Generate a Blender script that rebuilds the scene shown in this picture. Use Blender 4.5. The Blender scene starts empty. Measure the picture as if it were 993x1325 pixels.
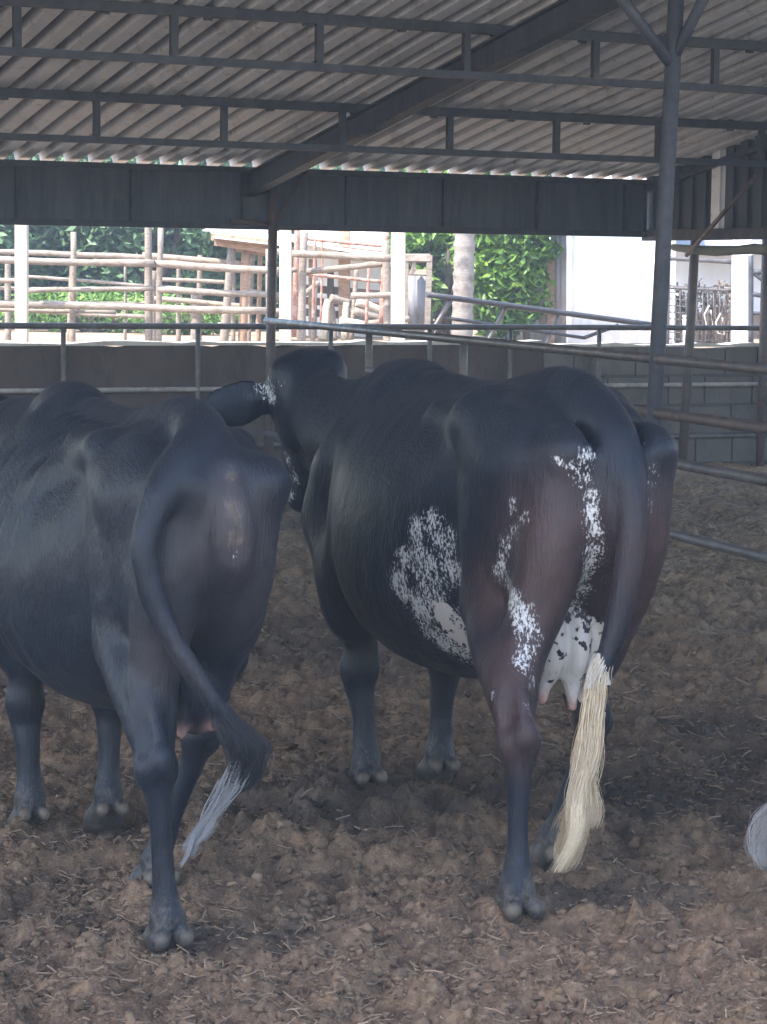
import bpy, math, random
import numpy as np
random.seed(7); rng = np.random.default_rng(7)
SC = bpy.context.scene
COL = SC.collection
R = math.radians

# ------------------------------------------------------------------ camera (993 x 1325 reference frame)
F = 3000.0; CAMH = 1.65; PITCH = math.atan((662.5-350)/F); ROLL = .012
_f = np.array([0, math.cos(PITCH), -math.sin(PITCH)])
_u0 = np.array([0, math.sin(PITCH), math.cos(PITCH)]); _r0 = np.array([1., 0, 0])
_r = _r0 + ROLL*_u0; _r /= np.linalg.norm(_r)
_u = np.cross(_r, _f); _u /= np.linalg.norm(_u)
CAM = np.array([0, 0, CAMH])
def at(px, py, Y):
    """world point at world depth Y seen at a reference pixel (used to survey real positions)"""
    d = _f + (px-496.5)/F*_r - (py-662.5)/F*_u
    return CAM + d*(Y/d[1])
def proj(p):
    d = np.asarray(p)-CAM; k = d@_f
    return 496.5+F*(d@_r)/k, 662.5-F*(d@_u)/k
import mathutils
cam_d = bpy.data.cameras.new('camera'); cam = bpy.data.objects.new('camera', cam_d); COL.objects.link(cam)
cam_d.sensor_fit = 'HORIZONTAL'; cam_d.sensor_width = 36; cam_d.lens = 36*F/993; cam_d.clip_end = 600; cam_d.clip_start = .05
cam.matrix_world = mathutils.Matrix(((_r[0], _u[0], -_f[0], 0), (_r[1], _u[1], -_f[1], 0), (_r[2], _u[2], -_f[2], CAMH), (0, 0, 0, 1)))
SC.camera = cam

# ------------------------------------------------------------------ helpers
def tag(o, label=None, cat=None, group=None, kind=None):
    if label: o['label'] = label
    if cat: o['category'] = cat
    if group: o['group'] = group
    if kind: o['kind'] = kind
    return o
def empty(name, loc=(0, 0, 0), rz=0):
    o = bpy.data.objects.new(name, None); o.location = loc; o.rotation_euler = (0, 0, rz); o.empty_display_size = .1
    COL.objects.link(o); return o
class MB:
    """collects boxes, bars, tubes and strips; build() links them as ONE mesh"""
    def __init__(s): s.v = []; s.f = []; s.sm = []
    def add(s, vs, fs, smooth=False):
        n = len(s.v); s.v += [tuple(map(float, p)) for p in vs]; s.f += [tuple(i+n for i in f) for f in fs]; s.sm += [smooth]*len(fs)
    def box(s, c, size, M=None):
        x, y, z = [q/2 for q in size]
        P = np.array([(i, j, k) for i in (-x, x) for j in (-y, y) for k in (-z, z)])
        if M is not None: P = P @ np.asarray(M).T
        s.add(P+np.asarray(c), [(0, 1, 3, 2), (4, 6, 7, 5), (0, 4, 5, 1), (2, 3, 7, 6), (0, 2, 6, 4), (1, 5, 7, 3)]); return s
    def bar(s, a, b, w, h, up=(0, 0, 1)):
        """rectangular bar from a to b: w across, h along up"""
        a = np.asarray(a, float); b = np.asarray(b, float); d = b-a; L = np.linalg.norm(d); d /= L
        up = np.asarray(up, float); q = np.cross(d, up)
        if np.linalg.norm(q) < 1e-4: q = np.cross(d, (1, 0, 0))
        q /= np.linalg.norm(q); t = np.cross(q, d)
        return s.box((a+b)/2, (L, w, h), np.stack([d, q, t], 1))
    def tube(s, pts, rad, n=10, cap=True, wob=0, smooth=True):
        pts = np.asarray(pts, float); m = len(pts)
        rad = np.broadcast_to(np.asarray(rad, float), (m,))
        T = np.gradient(pts, axis=0); T /= np.linalg.norm(T, axis=1)[:, None]
        ref = np.array([0, 0, 1.]) if abs(T[0, 2]) < .9 else np.array([1., 0, 0])
        V = []
        for i in range(m):
            q = np.cross(T[i], ref); q /= np.linalg.norm(q); w = np.cross(q, T[i])
            for k in range(n):
                a = 2*math.pi*k/n; rr = rad[i]*(1+wob*rng.uniform(-1, 1))
                V.append(pts[i]+rr*(math.cos(a)*q+math.sin(a)*w))
        Fs = [(i*n+k, i*n+(k+1) % n, (i+1)*n+(k+1) % n, (i+1)*n+k) for i in range(m-1) for k in range(n)]
        s.add(V, Fs, smooth)
        if cap: s.f += [tuple(len(s.v)-m*n+k for k in reversed(range(n))), tuple(len(s.v)-n+k for k in range(n))]; s.sm += [False, False]
        return s
    def log(s, a, b, r0, r1=None, n=9, seg=9, bend=.02, wob=.06):
        a = np.asarray(a, float); b = np.asarray(b, float); r1 = r0 if r1 is None else r1
        t = np.linspace(0, 1, seg)
        off = np.cumsum(rng.normal(0, 1, (seg, 3)), 0); off -= np.outer(1-t, off[0])+np.outer(t, off[-1])
        P = a+np.outer(t, b-a)+off*bend*np.linalg.norm(b-a)/seg
        return s.tube(P, (r0+(r1-r0)*t)*(1+rng.normal(0, .04, seg)), n, True, wob)
    def build(s, name, mat, parent=None, bevel=0):
        me = bpy.data.meshes.new(name); me.from_pydata(s.v, [], s.f)
        me.polygons.foreach_set('use_smooth', np.array(s.sm, bool)); me.materials.append(mat)
        o = bpy.data.objects.new(name, me); COL.objects.link(o)
        if parent is not None:
            o.parent = parent
        if bevel:
            b = o.modifiers.new('bevel', 'BEVEL'); b.width = bevel; b.segments = 2; b.limit_method = 'ANGLE'
        return o
def mesh_np(name, V, Q, mat, parent=None, smooth=True, attrs=None):
    me = bpy.data.meshes.new(name)
    V = np.ascontiguousarray(V, np.float32); Q = np.ascontiguousarray(Q, np.int32); k = Q.shape[1]
    me.vertices.add(len(V)); me.vertices.foreach_set('co', V.ravel())
    me.loops.add(Q.size); me.loops.foreach_set('vertex_index', Q.ravel())
    me.polygons.add(len(Q)); me.polygons.foreach_set('loop_start', np.arange(0, Q.size, k, dtype=np.int32))
    me.polygons.foreach_set('use_smooth', np.full(len(Q), smooth, bool))
    me.update(calc_edges=True); me.validate()
    for an, dat in (attrs or {}).items():
        if dat.ndim == 1:
            at_ = me.attributes.new(an, 'FLOAT', 'POINT'); at_.data.foreach_set('value', dat.astype(np.float32))
        else:
            at_ = me.attributes.new(an, 'FLOAT_COLOR', 'POINT'); at_.data.foreach_set('color', dat.astype(np.float32).ravel())
    me.materials.append(mat)
    o = bpy.data.objects.new(name, me); COL.objects.link(o)
    if parent is not None: o.parent = parent
    return o
def vnoise(x, y, seed=0):
    xi = np.floor(x).astype(np.int64); yi = np.floor(y).astype(np.int64); fx = x-xi; fy = y-yi
    def h(a, b):
        n = (a*374761393+b*668265263+seed*974711) & 0xffffffff
        n = ((n ^ (n >> 13))*1274126177) & 0xffffffff
        return ((n ^ (n >> 16)) & 0xffff)/65535.0
    u = fx*fx*(3-2*fx); v = fy*fy*(3-2*fy)
    return (h(xi, yi)*(1-u)+h(xi+1, yi)*u)*(1-v)+(h(xi, yi+1)*(1-u)+h(xi+1, yi+1)*u)*v
def fbm(x, y, o=4, seed=0, g=.5):
    r = 0; a = 1; s = 0
    for i in range(o): r = r+a*vnoise(x*2**i+i*17.3, y*2**i-i*9.1, seed+i); s += a; a *= g
    return r/s
# ------------------------------------------------------------------ node helpers
class N:
    def __init__(s, name):
        s.m = bpy.data.materials.new(name); s.m.use_nodes = True; s.t = s.m.node_tree; s.t.nodes.clear()
        s.out = s.t.nodes.new('ShaderNodeOutputMaterial'); s.b = s.t.nodes.new('ShaderNodeBsdfPrincipled')
        s.t.links.new(s.b.outputs[0], s.out.inputs[0])
    def n(s, typ, **kw):
        x = s.t.nodes.new('ShaderNode'+typ)
        for k, v in kw.items(): setattr(x, k, v)
        return x
    def l(s, a, b): s.t.links.new(a, b)
    def put(s, sock, v):
        if hasattr(v, 'is_output'): s.l(v, sock)
        else: sock.default_value = v
    def coord(s, kind='Object', scale=(1, 1, 1), rot=(0, 0, 0)):
        c = s.n('TexCoord'); m = s.n('Mapping'); m.inputs['Scale'].default_value = scale; m.inputs['Rotation'].default_value = rot
        s.l(c.outputs[kind], m.inputs[0]); return m.outputs[0]
    def noise(s, vec, scale, detail=4, rough=.55, dist=0):
        x = s.n('TexNoise'); s.l(vec, x.inputs['Vector']); x.inputs['Scale'].default_value = scale
        x.inputs['Detail'].default_value = detail; x.inputs['Roughness'].default_value = rough; x.inputs['Distortion'].default_value = dist
        return x.outputs[0]
    def ramp(s, v, stops, interp='LINEAR'):
        x = s.n('ValToRGB'); x.color_ramp.interpolation = interp; e = x.color_ramp.elements
        while len(e) > 1: e.remove(e[-1])
        for i, (p, c) in enumerate(stops):
            el = e[0] if i == 0 else e.new(p)
            el.position = p; el.color = (c, c, c, 1) if np.isscalar(c) else (*c, 1)
        s.l(v, x.inputs[0]); return x.outputs[0]
    def mix(s, fac, a, b, mode='MIX'):
        x = s.n('Mix', data_type='RGBA', blend_type=mode)
        s.put(x.inputs[0], fac)
        for sock, v in ((x.inputs[6], a), (x.inputs[7], b)):
            s.put(sock, v if hasattr(v, 'is_output') else (*v, 1))
        return x.outputs[2]
    def math(s, op, a, b=0, clamp=False):
        x = s.n('Math', operation=op, use_clamp=clamp); s.put(x.inputs[0], a); s.put(x.inputs[1], b); return x.outputs[0]
    def attr(s, name): x = s.n('Attribute', attribute_name=name); return x
    def set(s, color=None, rough=None, spec=None, metal=None, bump=None, bs=.3, bd=.01):
        if color is not None: s.put(s.b.inputs['Base Color'], color if hasattr(color, 'is_output') else (*color, 1))
        if rough is not None: s.put(s.b.inputs['Roughness'], rough)
        if spec is not None: s.b.inputs['Specular IOR Level'].default_value = spec
        if metal is not None: s.b.inputs['Metallic'].default_value = metal
        if bump is not None:
            x = s.n('Bump'); x.inputs['Strength'].default_value = bs; x.inputs['Distance'].default_value = bd
            s.l(bump, x.inputs['Height']); s.l(x.outputs[0], s.b.inputs['Normal'])
        return s.m
def sep(nt, col):
    x = nt.n('SeparateColor'); nt.l(col, x.inputs[0]); return x.outputs
SKY, SUN_E, EXPO, SUN_DIR, HAZE = .15, 2.2, 2.6, (-.43, -.33, .84), .0026
# ------------------------------------------------------------------ cattle: smooth implicit bodies meshed with surface nets
def smooth_interp(xs, ys, q):
    xs = np.asarray(xs, float); ys = np.asarray(ys, float)
    m = np.gradient(ys, xs); i = np.clip(np.searchsorted(xs, q)-1, 0, len(xs)-2)
    h = xs[i+1]-xs[i]; t = np.clip((q-xs[i])/h, 0, 1); t2 = t*t; t3 = t2*t
    return (2*t3-3*t2+1)*ys[i]+(t3-2*t2+t)*h*m[i]+(-2*t3+3*t2)*ys[i+1]+(t3-t2)*h*m[i+1]
class Field:
    def __init__(s, lo, hi, h):
        s.lo = np.array(lo, float); s.h = h; s.n = np.ceil((np.array(hi)-s.lo)/h).astype(int)+1
        s.D = np.full(s.n, 9.0, np.float32)
        s.ax = [(s.lo[i]+h*np.arange(s.n[i])).astype(np.float32) for i in range(3)]
    def win(s, lo, hi, pad):
        a = np.clip(np.floor((np.array(lo)-pad-s.lo)/s.h).astype(int), 0, s.n); b = np.clip(np.ceil((np.array(hi)+pad-s.lo)/s.h).astype(int)+1, 0, s.n)
        sl = tuple(slice(a[i], b[i]) for i in range(3))
        return sl, s.ax[0][sl[0]][:, None, None], s.ax[1][sl[1]][None, :, None], s.ax[2][sl[2]][None, None, :]
    def put(s, sl, d, k, carve=False):
        if 0 in s.D[sl].shape: return
        a = s.D[sl]
        if carve:
            b = -d; h = np.clip(.5-.5*(b-a)/k, 0, 1); s.D[sl] = a*h+b*(1-h)+k*h*(1-h)
            return
        h = np.clip(.5+.5*(a-d)/k, 0, 1); s.D[sl] = a*(1-h)+d*h-k*h*(1-h)
    def chain(s, P, r, k=.03, kk=.015, fl=(1, 1, 1)):
        """smooth tapered chain; fl stretches its section along x, y, z"""
        P = np.asarray(P, float); r = np.broadcast_to(np.asarray(r, float), (len(P),))
        if len(P) > 2:                                     # resample along a smooth curve so that the joints do not swell
            q0 = np.concatenate([[0], np.cumsum(np.linalg.norm(np.diff(P, axis=0), axis=1))]); q = np.linspace(0, q0[-1], 10*(len(P)-1)+1)
            P = np.stack([smooth_interp(q0, P[:, i], q) for i in range(3)], 1); r = np.maximum(smooth_interp(q0, r, q), .004); kk = .004
        rm = r.max()*max(fl)
        sl, X, Y, Z = s.win(P.min(0)-rm, P.max(0)+rm, k+.03); d = None
        for i in range(len(P)-1):
            a, b = P[i], P[i+1]; v = (b-a)/np.array(fl); L2 = (v*v).sum()
            x = (X-a[0])/fl[0]; y = (Y-a[1])/fl[1]; z = (Z-a[2])/fl[2]
            t = np.clip((x*v[0]+y*v[1]+z*v[2])/L2, 0, 1)
            e = np.sqrt((x-t*v[0])**2+(y-t*v[1])**2+(z-t*v[2])**2)-(r[i]+(r[i+1]-r[i])*t)
            if d is None: d = e
            else:
                h = np.clip(.5+.5*(d-e)/kk, 0, 1); d = d*(1-h)+e*h-kk*h*(1-h)
        s.put(sl, d, k)
    def ell(s, c, rad, k=.04, M=None, carve=False):
        """ellipsoid; M columns are its axes"""
        c = np.asarray(c, float); rad = np.asarray(rad, float); rm = rad.max() if M is not None else rad
        sl, X, Y, Z = s.win(c-rm, c+rm, k+.03)
        x = X-c[0]; y = Y-c[1]; z = Z-c[2]
        if M is not None:
            M = np.asarray(M, float)
            x, y, z = [x*M[0, i]+y*M[1, i]+z*M[2, i] for i in range(3)]
        k0 = np.sqrt((x/rad[0])**2+(y/rad[1])**2+(z/rad[2])**2)
        k1 = np.sqrt((x/rad[0]**2)**2+(y/rad[1]**2)**2+(z/rad[2]**2)**2)+1e-6
        s.put(sl, k0*(k0-1)/k1, k, carve)
    def mesh(s):
        D = s.D; ins = D < 0; n = D.shape
        corner = [(i, j, k) for i in (0, 1) for j in (0, 1) for k in (0, 1)]
        def cut(A, c): return A[c[0]:n[0]-1+c[0], c[1]:n[1]-1+c[1], c[2]:n[2]-1+c[2]]
        cnt = sum(cut(ins, c).astype(np.int8) for c in corner)
        act = (cnt > 0) & (cnt < 8); idx = np.full(act.shape, -1, np.int32); I = np.argwhere(act); idx[act] = np.arange(len(I))
        acc = np.zeros((len(I), 3)); num = np.zeros(len(I))
        val = [cut(D, c)[act] for c in corner]
        for a in range(8):
            for b in range(a+1, 8):
                df = [corner[b][i]-corner[a][i] for i in range(3)]
                if sum(map(abs, df)) != 1: continue
                va, vb = val[a], val[b]; m = (va < 0) != (vb < 0)
                t = np.where(m, va/np.where(m, va-vb, 1), 0)
                for i in range(3): acc[:, i] += np.where(m, corner[a][i]+t*df[i], 0)
                num += m
        V = s.lo+s.h*(I+acc/num[:, None]); Q = []
        for ax in range(3):
            o = [i for i in range(3) if i != ax]
            A = ins.take(range(n[ax]-1), ax); B = ins.take(range(1, n[ax]), ax)
            E = A != B; E = np.argwhere(E); ok = np.all(E[:, o] > 0, 1) & np.all(E[:, o] < np.array(n)[o]-1, 1); E = E[ok]
            flip = A[tuple(E.T)]
            def at_(d0, d1):
                G = E.copy(); G[:, o[0]] -= d0; G[:, o[1]] -= d1; return idx[tuple(G.T)]
            q = np.stack([at_(1, 1), at_(0, 1), at_(0, 0), at_(1, 0)], 1)
            fl = flip if ax != 1 else ~flip
            q[~fl] = q[~fl][:, ::-1]; Q.append(q)
        return V, np.concatenate(Q)
TR = dict(
 X=[-.27, -.20, -.12,  .00,  .14,  .28,  .42,  .60,  .80,  1.00, 1.16, 1.30, 1.44, 1.58, 1.72],
 T=[1.20, 1.28, 1.325, 1.365, 1.395, 1.385, 1.36, 1.345, 1.345, 1.35, 1.36, 1.365, 1.35, 1.31, 1.25],
 B=[1.02, .95, .86,  .74,  .66,  .60,  .545, .505, .495, .515, .565, .63,  .71,  .80,  .90],
 W=[.05,  .11,  .15,  .185, .215, .255, .315, .365, .385, .365, .31,  .265, .215, .165, .12],
 M=[1.10, 1.11, 1.11, 1.09, 1.06, 1.01, .95,  .90,  .88,  .89,  .93,  .97,  1.01, 1.04, 1.07])
def rotY_to(u, v):
    u = np.array(u, float); u /= np.linalg.norm(u); v = np.array(v, float); v -= u*(u@v); v /= np.linalg.norm(v)
    return np.stack([u, np.cross(v, u)*-1, v], 1)
def build_cow(P, h=.0095):
    """P holds the pose: hoof and joint places, poll, muzzle, tail. Local frame: x to the head, y to its left, z up."""
    fd = Field((-.62, -.62, -.02), (2.5, .62, 1.56), h)
    # trunk
    X, Y, Z = fd.ax[0][:, None, None], fd.ax[1][None, :, None], fd.ax[2][None, None, :]
    g = lambda k: smooth_interp(TR['X'], TR[k], np.clip(fd.ax[0], TR['X'][0], TR['X'][-1]))[:, None, None].astype(np.float32)
    T, Bo, W, M = g('T'), g('B'), g('W')*P.get('girth', 1), g('M')
    Bo = Bo + P.get('tuck', 0)
    up = Z > M; hh = np.where(up, T-M, M-Bo); e = np.where(up, P.get('ridge', 2.0), 2.15)
    rho = ((np.abs(Y)/W)**e+(np.abs(Z-M)/hh)**e)**(1/e)
    d = (rho-1)*np.minimum(W, hh)*.85
    over = np.maximum(np.maximum(TR['X'][0]-X, X-TR['X'][-1]), 0); d = np.where(over > 0, np.maximum(d, 0)+over, d)
    fd.D = d.astype(np.float32)
    S = P.get('bone', 1)
    for sgn, hind, fore in ((1, 'LH', 'LF'), (-1, 'RH', 'RF')):
        # hip bone, pin bone, thurl
        fd.ell((.24, sgn*P.get('hook', .178), P.get('hookz', 1.285)), (.09, .055, .05), .12)
        fd.ell((-.19, sgn*.110, 1.235), (.06, .042, .040), P.get('pin', .05))
        fd.chain([(.24, sgn*(P.get('hook', .178)-.01), P.get('hookz', 1.285)), (.10, sgn*.178, 1.18), (-.15, sgn*.12, 1.22)], [.05, .07, .05], .09)
        # sunken flank between last rib and hip
        if P.get('hollow', 1): fd.ell((.45, sgn*.395, 1.19), (.11, .05, .07), .10, carve=True)
        H = P[hind]; hx, hy = H['hoof']; th = H.get('thigh', (.06, .185))
        kx, ky, kz = H['hock']
        # thigh and round
        fd.ell((th[0]+.03, sgn*abs(th[1]), 1.04), (.205, .085, .30), .06)
        rd = H.get('round', (.137, .075, .085, .068))
        fd.chain([(-.15, sgn*min(.115, rd[0]+.015), 1.20), (-.15, sgn*rd[0], 1.0), (-.09+.3*(kx+.1), ky*.45+sgn*rd[1], .76), (kx*.7, ky*.85+sgn*.02, .62)], [.072, rd[2], rd[3], .045], .05, .05)
        st = H.get('stifle', (.19, .205, .80)); st = (st[0], sgn*st[1], st[2])
        fd.chain([(.22, sgn*.17, 1.20), (st[0]+.02, sgn*.195, 1.0), st], [.05, .07, .072], .06, .04)
        # gaskin, hock, cannon
        fd.chain([st, ((st[0]+kx)*.5+.03, sgn*abs((st[1]*sgn+ky*sgn)*.5), .70), (kx+.035, ky, kz+.07), (kx, ky, kz)], [.078, .078, .056*S, .047*S], .05, .04)
        fd.chain([((st[0]+kx)*.5-.06, ky*.5+sgn*.10, .72), (kx-.035, ky, kz+.06), (kx-.04, ky, kz+.015)], [.045, .021, .03], .018, .02)
        fd.ell((kx-.05, ky, kz+.035), (.026, .022, .035), .02)
        for q in (1, -1):
            fd.ell((kx+.005, ky+q*.036, kz-.005), (.028, .018, .04), .025)
            fd.ell((kx-.012, ky+q*.044, kz+.115), (.02, .016, .075), .025, carve=True)
        fx, fy, fz = H['fet']
        fd.chain([(kx, ky, kz), (kx+(fx-kx)*.3, ky+(fy-ky)*.3, kz+(fz-kz)*.3), (kx+(fx-kx)*.75, ky+(fy-ky)*.75, kz+(fz-kz)*.75), (fx, fy, fz)], [.045*S, .033*S, .031*S, .043*S], .02, .03, (1.12, .9, 1))
        feet(fd, (fx, fy, fz), (hx, hy), S)
        # shoulder, upper arm
        L = P[fore]; hx, hy = L['hoof']; ex, ey, ez = L['elbow']; kx, ky, kz = L['knee']; fx, fy, fz = L['fet']
        fd.chain([(1.22, sgn*.10, 1.25), (1.33, sgn*.195, 1.06), (1.40, sgn*.205, .88)], [.08, .108, .098], .045, .05)
        fd.chain([(1.16, sgn*.20, 1.12), (1.14, sgn*.225, .92), (ex, ey, ez)], [.07, .085, .085], .05, .05)
        fd.chain([(1.38, sgn*.21, .90), (ex+.02, ey, ez-.02), (ex+.02, ey*.98, ez-.12), (kx-.005, ky, kz+.09), (kx, ky, kz)], [.10, .095, .078*S, .053*S, .055*S], .05, .04)
        fd.chain([(kx, ky, kz), (kx, ky, kz-.05), (kx+(fx-kx)*.4, ky+(fy-ky)*.4, kz+(fz-kz)*.4), (kx+(fx-kx)*.75, ky+(fy-ky)*.75, kz+(fz-kz)*.75), (fx, fy, fz)], [.055*S, .047*S, .037*S, .036*S, .046*S], .03, .03)
        feet(fd, (fx, fy, fz), (hx, hy), S)
        # ribs
        for X0 in ((.60, .715, .81, .94, 1.03) if P.get('rib', -1) > 0 else ()):
            pts = []
            for th in np.radians([72, 58, 42, 24, 4, -18, -38]):
                x = X0+.10*math.cos(th)-.05; gg = lambda k: float(smooth_interp(TR['X'], TR[k], np.array([x]))[0])
                w = gg('W')*P.get('girth', 1)-.017; zt = gg('T') if th > 0 else gg('B')
                pts.append((x, sgn*w*math.cos(th), gg('M')+(abs(zt-gg('M'))-.017)*math.sin(th)))
            fd.chain(pts, .015+P['rib']*(.3+.7*math.sin(X0*37)**2), .045)
        # edge of the loin
        fd.chain([(.26, sgn*.19, 1.285), (.42, sgn*.17, 1.275), (.60, sgn*.16, 1.285)], [.05, .035+P.get('rib', 0), .03], .05)
    # spine ridge and tail head
    fd.chain([(-.20, 0, 1.275), (-.08, 0, 1.342), (.11, 0, 1.388), (.30, 0, 1.365), (.6, 0, 1.335), (1.0, 0, 1.345)], [.03, .04, .035, .03, .025, .03], .06, .05)
    # hump
    hp = P.get('hump', .05)
    fd.ell((1.28, 0, 1.33), (.19, .075, .04+hp), .09)
    # between the pins: vulva
    fd.chain([(-.235, 0, 1.20), (-.245, 0, 1.12), (-.225, 0, 1.03), (-.17, 0, .95)], [.03, .04, .036, .022], .05, .03, (1, .85, 1))
    fd.ell((-.294, 0, 1.12), (.018, .004, .075), .014, carve=True)
    for sg in P.get('hollows', (1, -1)): fd.ell((-.185, sg*.066, 1.275), (.08, .012, .034), .035, carve=True)   # hollows beside the tail head
    # udder
    for q in P.get('udder', []): fd.ell(q[0], q[1], q[2])
    for t in P.get('teats', []): fd.chain(t[0], t[1], .02)
    # brisket and neck
    pol = np.array(P['poll']); muz = np.array(P['muzzle'])
    fd.chain([(1.45, 0, .80), (1.50, 0, .95)], [.12, .14], .10)
    nb = np.array([1.45, 0, 1.12]); nm = (nb+pol)/2+[0,0,-.03]+np.array(P.get('neckbow', (0, 0, .0)))
    fd.chain([nb, nm, pol-np.array([.08, 0, .12])], [.215, .165, .11], .06, .08, (1, .82, 1))
    fd.chain([(1.52, 0, .84), nm*[1, 1, 1]-[0, 0, .17], pol*[1, 1, 0]+[0, 0, pol[2]-.28]], [.07, .07, .06], .07, .07, (1, .45, 1))
    # head
    u = muz-pol; Lh = np.linalg.norm(u); u /= Lh; Mh = rotY_to(u, P.get('face', (1, 0, .2)))
    pt = lambda a, b, c: pol+Mh@np.array([a, b, c])           # along the head, to its left, out of the forehead
    fd.ell(pt(.07, 0, -.02), (.125, .135, .115), .05, Mh)
    for sg in (1, -1): fd.ell(pt(.015, sg*.085, -.03), (.05, .045, .05), .05, Mh)
    fd.chain([pt(.08, 0, 0), pt(.26, 0, 0), pt(Lh-.03, 0, -.02)], [.10, .085, .062], .05, .05)
    fd.chain([pt(.14, 0, -.12), pt(.28, 0, -.09), pt(Lh-.06, 0, -.06)], [.075, .06, .045], .05, .05)
    fd.ell(pt(Lh-.02, 0, -.025), (.055, .075, .06), .03, Mh)
    for sg in (1, -1):
        fd.ell(pt(.17, sg*.095, -.08), (.10, .035, .07), .05, Mh)
        fd.ell(pt(.16, sg*.098, .03), (.035, .028, .028), .02, Mh)
        fd.ell(pt(Lh-.02, sg*.045, .025), (.016, .016, .012), .01, Mh, carve=True)
        eb = np.array(P['ear'][0])-pol; et = np.array(P['ear'][1])-pol
        if sg < 0: et = eb*1.25+[.04, 0, -.16]
        w = Mh[:, 1]
        if sg < 0: eb = eb-2*w*(eb@w); et = et-2*w*(et@w)
        ax = et-eb; Le = np.linalg.norm(ax); ax /= Le; Me = rotY_to(ax, np.cross(ax, (0, 0, 1)))
        fd.ell(pol+eb+ax*Le*.5, (Le*.56, .078, .014), .02, Me)
        fd.chain([pol+eb-ax*.05, pol+eb+ax*.05], [.035, .03], .03)
    # tail (dock)
    fd.chain(P['tail'][:4], P['tailr'][:4], .03, .03); fd.chain(P['tail'][2:], P['tailr'][2:], .012, .03)
    for c in P.get('extra', []): fd.chain(*c)
    V, Q = fd.mesh()
    # loose hide: small irregular folds
    nz = (fbm(V[:, 0]*9+V[:, 1]*3, V[:, 2]*9+V[:, 1]*6, 3, 5)-.5)*.008+(fbm(V[:, 0]*26, V[:, 2]*12+V[:, 1]*20, 2, 6)-.5)*.0022
    nrm = np.zeros_like(V); tri = np.cross(V[Q[:, 2]]-V[Q[:, 0]], V[Q[:, 3]]-V[Q[:, 1]])
    for i in range(4): np.add.at(nrm, Q[:, i], tri)
    nrm /= np.linalg.norm(nrm, axis=1)[:, None]+1e-9
    return V+nrm*nz[:, None], Q
def feet(fd, fet, hoof, S=1):
    fx, fy, fz = fet; hx, hy = hoof
    fd.chain([fet, ((fx+hx)/2, (fy+hy)/2, .085)], [.043*S, .04*S], .02, .02)
    for s in (1, -1):
        fd.chain([((fx+hx)/2, hy+s*.02, .08), (hx+.015, hy+s*.028, .035), (hx+.055, hy+s*.026, .012)], [.034, .036, .026], .012, .01)
        fd.chain([(fx-.035, fy+s*.026, fz-.028), (fx-.047, fy+s*.032, fz-.037), (fx-.050, fy+s*.033, fz-.046)], [.019, .021, .016], .006)
def blob(V, pts):
    """soft 0..1 mask: union of (x, y, z, radius) spots"""
    m = np.zeros(len(V))
    for q in pts:
        c = np.array(q[:3]); r = q[3]; s = np.array(q[4]) if len(q) > 4 else 1
        m = np.maximum(m, np.clip(1.25-np.linalg.norm((V-c)/s, axis=1)/r, 0, 1))
    return m
def smoothmask(V, Q, m, it=2):
    for _ in range(it):
        a = m.copy(); c = np.ones(len(m))
        for i in range(4):
            np.add.at(a, Q[:, i], m[Q[:, (i+1) % 4]]); np.add.at(c, Q[:, i], 1)
        m = a/c
    return m

def leg_h(hoof, hock, fet): return dict(hoof=hoof, hock=hock, fet=fet)
POSE_A = dict(
 girth=.965, rib=-.006, hump=.02,
 LH=dict(hoof=(-.245, .285), hock=(-.255, .275, .50), fet=(-.285, .285, .125), thigh=(.03, .168), stifle=(.13, .195, .80)),
 RH=dict(hoof=(.255, -.035), hock=(.10, -.10, .47), fet=(.215, -.045, .125), stifle=(.20, .155, .80), thigh=(.05, .14), round=(.10, .05, .078, .062)),
 LF=dict(hoof=(1.27, .15), elbow=(1.24, .215, .74), knee=(1.27, .165, .43), fet=(1.235, .15, .13)),
 RF=dict(hoof=(1.37, -.135), elbow=(1.24, -.215, .74), knee=(1.33, -.15, .43), fet=(1.335, -.135, .13)),
 poll=(2.03, .11, 1.36), muzzle=(2.17, .06, .88), face=(1, .1, .25), neckbow=(0, .02, -.05),
 ear=((2.06, .22, 1.25), (2.08, .45, 1.195)),
 tail=[(.05, 0, 1.365), (-.10, .005, 1.325), (-.205, 0, 1.255), (-.262, -.01, 1.169), (-.29, -.011, 1.053), (-.295, 0, .935), (-.29, .02, .817), (-.285, .048, .719), (-.285, .084, .642), (-.29, .09, .60)],
 tailr=[.05, .056, .05, .042, .038, .036, .032, .027, .022, .017],
 udder=[((.17, 0, .70), (.20, .13, .15), .05), ((.0, .09, .72), (.08, .05, .13), .02), ((-.005, .02, .72), (.08, .045, .135), .015), ((.42, .0, .60), (.14, .12, .07), .04)],
 teats=[([(-.01, .10, .62), (-.02, .105, .555)], [.024, .012]), ([(-.02, .025, .61), (-.03, .025, .535)], [.026, .013]), ([(.15, .08, .56), (.15, .085, .47)], [.03, .014]), ([(.15, -.06, .56), (.15, -.06, .47)], [.03, .014])])
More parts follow.
